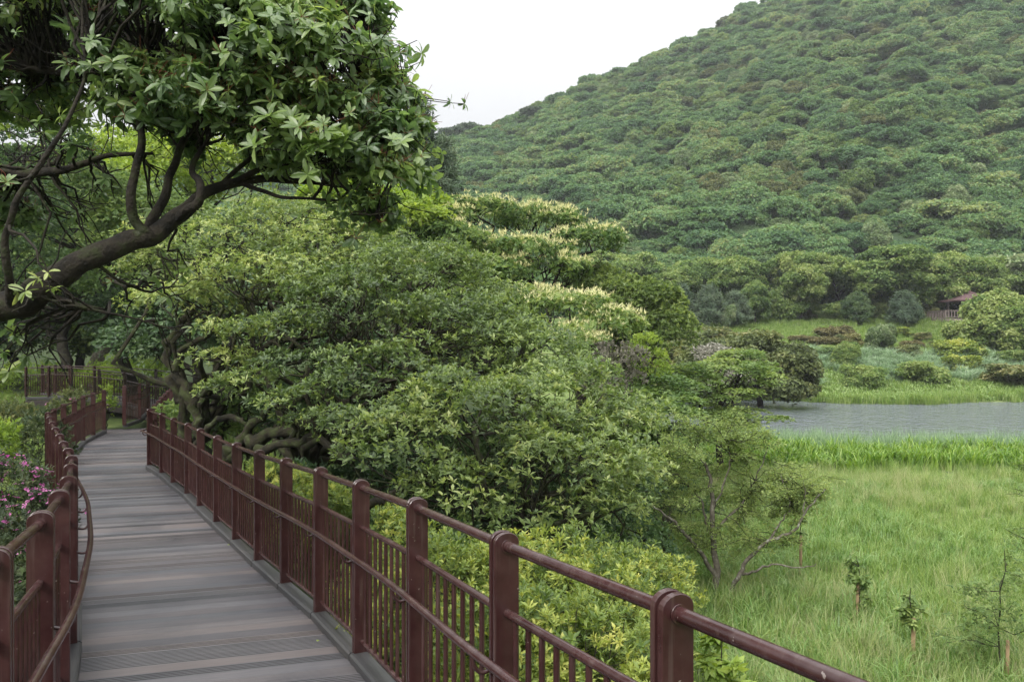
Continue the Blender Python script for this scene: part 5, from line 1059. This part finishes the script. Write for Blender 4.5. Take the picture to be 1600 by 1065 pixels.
YN = lambda x: 36.6+.9*np.sin(x*.21)+.5*np.sin(x*.63+1)
scatter_region('meadow_grass', TG, 0, 40, 6, 42, 15, f_grass, .7, 1.2, 1, 'knee-high green meadow grass')
scatter_region('broad_grass', TB, 0, 26, 6, 27, 11, f_broad, .6, 1.15, 2, 'broad-bladed lush grass on the near meadow')
scatter_region('seeding_grass', TS, 0, 40, 6, 41, 8, f_straw, .65, 1.1, 3, 'pale seeding grass stalks on the meadow')
scatter_region('ginger_lily', TGI, 5, 40, 27, 36, 8, lambda x, y, P: meadow(x, y)*(y > 28.6+.5*np.sin(x*.9)+.4*np.sin(x*.31)+1.2*noise(P, .5, 6))*(y < YN(x)-2.4), .7, 1.05, 4, 'band of lush bright green ginger lily leaves before the pond')
scatter_region('pond_reeds', TR, 5, 44, 31, 38, 9, lambda x, y, P: (y < YN(x)+.2)*(y > YN(x)-3.0), .65, 1.05, 5, 'soft reeds along the near edge of the pond')
scatter_region('bank_grass', TG, -24, -7, 8, 34, 14, lambda x, y, P: (S_(x, y) < -.6)*(.4+.6*(noise(P, .6, 3) > .4))*~((x > -19) & (y > 23.2) & (y < 30.5) & (x < -9)), .4, .75, 6, 'green grass on the bank left of the walkway')
scatter_region('undergrowth', TB+TG, -12, 14, 4, 30, 7, lambda x, y, P: (S_(x, y) > 2.3)*(S_(x, y) < 9.5)*1.0, .35, .8, 7, 'low undergrowth beneath the shrubs right of the boardwalk')
scatter_region('shore_lawn', TD, 8, 75, 68, 108, 2.2, lambda x, y, P: (pond_sd(x, y) < -1)*1.0, .6, 1.1, 8, 'grass on the far bank below the wood')
def sil(x, y, P): return ((y > 72.0) & (y < 81) & (x > 30+.5*(77-y)) & (pond_sd(x, y) < -1))*1.0+((y > 70) & (y < 78) & (x > 23.5) & (x < 28.5))*.8
scatter_region('silver_grass', TSV, 20, 75, 67, 82, 2.4, sil, .6, 1.15, 9, 'arching blue-green silver grass on the far bank', wind=(0, .18))
scatter_region('shore_plants', TP, 22, 62, 62, 76, 6, lambda x, y, P: ((x > 25.5) & (y > 62) & (y < 74-.08*(x-26)+2*noise(P, .3, 2)) & (pond_sd(x, y) < -.2))*1.0, .6, 1.1, 10, 'bright broad-leaved plants on the spit across the pond')
scatter_region('dark_reeds', TD, 10, 75, 60, 71, 5, lambda x, y, P: ((pond_sd(x, y) < .4) & (pond_sd(x, y) > -1.6) & (y > 55))*1.0, .8, 1.3, 11, 'short dark green reeds along the far waterline')
# silver grass patch on the mountain foot
r = R0(12); n = 260; uu = 350/1200+r.randn(n)*.022; pyt = 372+r.randn(n)*7; cand = np.linspace(112, 200, 160)
PT = []
for u, py in zip(uu, pyt):
    zz = HILL(np.full(160, u), cand); pyy = 532.5-(zz-5)/cand*1200; i = int(np.argmin(np.abs(pyy-py))); PT.append([u*cand[i], cand[i], zz[i]])
gn_scatter('hill_silver_grass', TSV, np.array(PT), np.stack([np.zeros(n), np.full(n, .15), r.rand(n)*6.28], 1), np.ones((n, 3))*1.6*r.uniform(.7, 1.2, (n, 1)), kind='stuff', label='patch of pale silver grass at the foot of the mountain')

# ------------------------------------------------------------------ the overhanging tree in the foreground
def near_pts(*a): return [W(*q) for q in a]
ft = thing('overhanging_tree', 'large glossy-leaved tree reaching over the boardwalk from the upper left', 'tree', onground(-420, 4.2))
fb = np.array(ft.location); r_ = np.random.RandomState(33)
main = near_pts((-420, 900, 4.2), (-330, 720, 4.3), (-220, 600, 4.4), (-120, 530, 4.5), (0, 486, 4.6), (60, 455, 4.6), (120, 420, 4.65), (180, 392, 4.7), (240, 368, 4.8), (275, 340, 4.85), (318, 303, 4.9), (370, 285, 5.0), (450, 282, 5.1), (540, 290, 5.2), (600, 312, 5.3))
mr = [.24, .21, .18, .15, .125, .108, .098, .09, .082, .072, .052, .04, .032, .02, .01]
B_ = [(near_pts((238, 372, 4.8), (215, 350, 4.75), (206, 310, 4.7), (212, 262, 4.7), (222, 215, 4.7), (215, 160, 4.8), (235, 100, 4.9)), [.06, .05, .044, .038, .032, .024, .014]),
      (near_pts((232, 360, 4.85), (252, 320, 4.9), (268, 270, 5.0), (290, 215, 5.1), (330, 160, 5.2), (380, 90, 5.3)), [.055, .046, .04, .032, .024, .014]),
      (near_pts((275, 340, 4.85), (310, 318, 4.7), (312, 290, 4.7), (300, 262, 4.8), (330, 210, 4.9)), [.05, .042, .036, .028, .016]),
      (near_pts((20, 478, 4.55), (12, 420, 4.4), (8, 370, 4.35), (28, 315, 4.3), (55, 268, 4.3), (92, 210, 4.3), (128, 140, 4.4), (140, 60, 4.5)), [.05, .042, .036, .032, .028, .024, .018, .01]),
      (near_pts((-180, 300, 5.2), (-60, 262, 5.1), (40, 272, 5.0), (110, 262, 5.0), (170, 242, 5.1), (240, 240, 5.2)), [.07, .06, .045, .036, .026, .014]),
      (near_pts((-200, 160, 5.4), (-40, 112, 5.3), (60, 110, 5.3), (150, 126, 5.4), (240, 120, 5.5), (340, 90, 5.6)), [.06, .05, .04, .03, .022, .012]),
      (near_pts((350, 290, 4.95), (420, 262, 5.0), (500, 255, 5.05), (580, 225, 5.1), (640, 180, 5.15)), [.03, .025, .019, .013, .006]),
      (near_pts((370, 285, 5.0), (430, 305, 4.9), (500, 312, 4.9), (560, 318, 4.9), (596, 345, 4.9)), [.024, .018, .013, .009, .005]),
      (near_pts((330, 300, 4.95), (390, 250, 5.1), (450, 205, 5.2), (520, 160, 5.25), (590, 90, 5.3)), [.028, .022, .017, .012, .006]),
      (near_pts((82, 460, 4.6), (115, 478, 4.6), (150, 486, 4.6), (200, 495, 4.7), (290, 520, 4.9)), [.026, .02, .015, .01, .005]),
      (near_pts((150, 410, 4.65), (190, 440, 4.8), (230, 450, 4.9)), [.018, .012, .006])]
skel = []
for k, (pts_, rad) in enumerate([(main, mr)]+B_):
    Q = np.concatenate([np.array(pts_)-fb, np.array(rad)[:, None]], 1); S = smooth_path(Q, 6); S[1:-1, :3] += (noise(S[1:-1, :3, None].transpose(0, 2, 1)*np.ones((1, 3, 1))+np.arange(3)[None, :, None]*9.1, 7, k)-.5)*S[1:-1, 3:4]*.9; S[:, 3] *= (.88+.24*noise(S[:, :3], 9, k+4))*(.74 if k == 0 else .55 if k in (4,) else .66)
    ob('trunk' if k == 0 else 'limb', quads_me('limb', [tube(S[:, :3], S[:, 3], 14)], M['barkdark']), ft); skel.append(S[len(S)//3:, :3] if k else S[len(S)//2:, :3])
skel = np.concatenate(skel)
FLB = [lob(330, 60, 5.1, .85, .8, .42), lob(190, 20, 5.3, .7, .8, .32), lob(470, 110, 5.1, .65, .7, .42), lob(420, 205, 5.2, .75, .7, .34), lob(540, 215, 5.1, .42, .5, .36), lob(600, 275, 5.1, .26, .35, .16), lob(610, 185, 5.2, .2, .3, .17), lob(555, 60, 5.3, .22, .4, .3),
       lob(300, 180, 4.9, .55, .5, .3), lob(40, 10, 5.6, .7, .8, .22), lob(205, 130, 4.8, .3, .4, .14), lob(580, 335, 4.9, .17, .2, .10), lob(635, 220, 5.1, .12, .25, .12), lob(510, 250, 4.9, .35, .4, .14), lob(630, 150, 5.4, .10, .2, .10), lob(480, 20, 5.4, .5, .6, .3), lob(-60, 120, 5.6, .8, .8, .5), lob(240, -60, 5.4, 1.1, 1.1, .5), lob(-60, 330, 5.2, .4, .5, .3)]
lobs = [(c-fb, rad) for c, rad in FLB]
P, N, tone, subs = crown_pts(lobs, .15, 150, .8, 1.5, -.5, -.6, .8, .6, .36, 1001, .3)
so = np.where(RS.rand(len(P)) < .08)[0]; cc = np.array([c for c, _ in lobs]); near_l = cc[np.argmin(((P[so][:, None]-cc[None])**2).sum(2), 1)]; dd_ = P[so]-near_l; dd_ /= np.linalg.norm(dd_, axis=1, keepdims=True)
stray0 = P[so].copy(); P[so] += dd_*RS.uniform(.06, .32, (len(so), 1)); N[so] = dd_+np.array([0, 0, .5]); stray1 = P[so].copy()
# sparse extra sprays
ex = np.array([W(px, py, d)-fb for px, py, d in [(60, 435, 4.3), (85, 450, 4.35), (40, 455, 4.3), (75, 425, 4.2), (10, 285, 4.0), (28, 455, 4.5), (110, 200, 4.7), (140, 235, 4.8), (165, 280, 4.9), (60, 190, 5), (100, 90, 5.2), (30, 160, 5.3), (175, 440, 5.2), (245, 445, 5.2), (285, 430, 5.4), (120, 330, 5.2), (160, 300, 5.3), (130, 360, 5.6), (20, 330, 5.5), (90, 280, 5.4), (250, 300, 5.6), (25, 520, 5.0), (5, 550, 5.0), (40, 560, 5.2), (35, 535, 5.1)]])
ex = np.concatenate([ex, ex[6:]+r_.randn(len(ex)-6, 3)*.12, ex[9:]+r_.randn(len(ex)-9, 3)*.15]); P = np.concatenate([P, ex]); N = np.concatenate([N, np.array([0, -.3, .9])+r_.randn(len(ex), 3)*.35]); tone = np.concatenate([tone, np.where(np.arange(len(ex)) < 6, 1.3, r_.rand(len(ex))*.8)])
w = r_.randint(0, 4, len(P)); Mt = frames(N, r_.rand(len(N))*6.28); Sz = r_.uniform(.6, 1.2, len(P)); val = .47+(tone-.5)*.5+(noise(P, 1.6, 3)-.5)*.4+r_.uniform(-.12, .12, len(P))
# the 300 nearest leaves in view are parts of their own
wp = P+fb; ppx = 800+wp[:, 0]/wp[:, 1]*1200; ppy = 532.5-(wp[:, 2]-5)/wp[:, 1]*1200; vis = np.where((ppx > 0) & (ppx < 690) & (ppy > 0) & (ppy < 600))[0]
vis = vis[np.argsort(np.linalg.norm(wp[vis]-np.array([0, 0, 5.]), axis=1))][:36]
own = np.zeros(len(P), bool); own[vis] = True; parts = []
for k, p in enumerate(P_BIG):
    m = (w == k) & ~own; parts.append(bake(p, Mt[m], P[m], Sz[m], val[m], .22))
V, F, v = join(parts); ob('foliage', mesh_tris('foliage', V, F, M['big'], v=v), ft, kind='stuff')
LL = [mesh_tris('leaf', *leaf(.098, .034*f, .22, .28*g, 3), M['big'], v=np.full(14 if False else len(leaf(.115, .04, .22, .28, 3)[1]), .5)) for f, g in ((1, 1), (1.1, .6), (.9, 1.4))]
cnt = 0
for i in vis:
    nl = 8 + (i % 2)
    for k in range(nl):
        if cnt >= 300: break
        az = k*2.39996+r_.uniform(-.3, .3); e = r_.uniform(.05, 1.0); A = Matrix.Rotation(az, 4, 'Z') @ Matrix.Rotation(e, 4, 'X') @ Matrix.Rotation(r_.uniform(-.4, .4), 4, 'Y')
        Mx = Matrix([list(Mt[i][q]) for q in range(3)]).to_4x4(); s = float(Sz[i]*r_.uniform(.75, 1.1)); o = ob('leaf', LL[r_.randint(3)], ft)
        o.matrix_local = Matrix.Translation(P[i]) @ Mx @ A @ Matrix.Diagonal((s, s, s, 1)); cnt += 1
# twigs out to the leaf sprays, and red fruit stalks
C, Rr, K = subs; tg = []
for c in np.concatenate([C, ex]):
    a = skel[np.argmin(np.linalg.norm(skel-c, axis=1)+r_.rand(len(skel))*.35)]; p = wiggly(a, c, 7, .35, r_, .04); tg.append(tube(p, np.linspace(.011, .004, 7), 5))
    for _ in range(2): f = p[r_.randint(3, 7)]; tg.append(tube(wiggly(f, c+r_.randn(3)*.12, 4, .3, r_), np.linspace(.005, .0025, 4), 4))
ob('twig', quads_me('twig', tg, M['barkdark']), ft, kind='stuff')
for a, b in zip(stray0, stray1): tg.append(tube(wiggly(a-(b-a)*.5, b, 4, .2, r_), np.linspace(.004, .0025, 4), 4))
ob('outer_twig', quads_me('twig', tg[-len(stray0):], M['barkdark']), ft, kind='stuff')
st = []; sel = np.where((noise(P, 2.2, 31) > .55) & (N[:, 2] > .2))[0]
for i in sel[::2]:
    for _ in range(5):
        e = P[i]+N[i]/np.linalg.norm(N[i])*.02+r_.randn(3)*.035; st.append(tube([P[i], (P[i]+e)/2+r_.randn(3)*.006, e], .0014, 3))
ob('fruit_stalk', quads_me('fruit_stalk', st, M['red']), ft, kind='stuff')
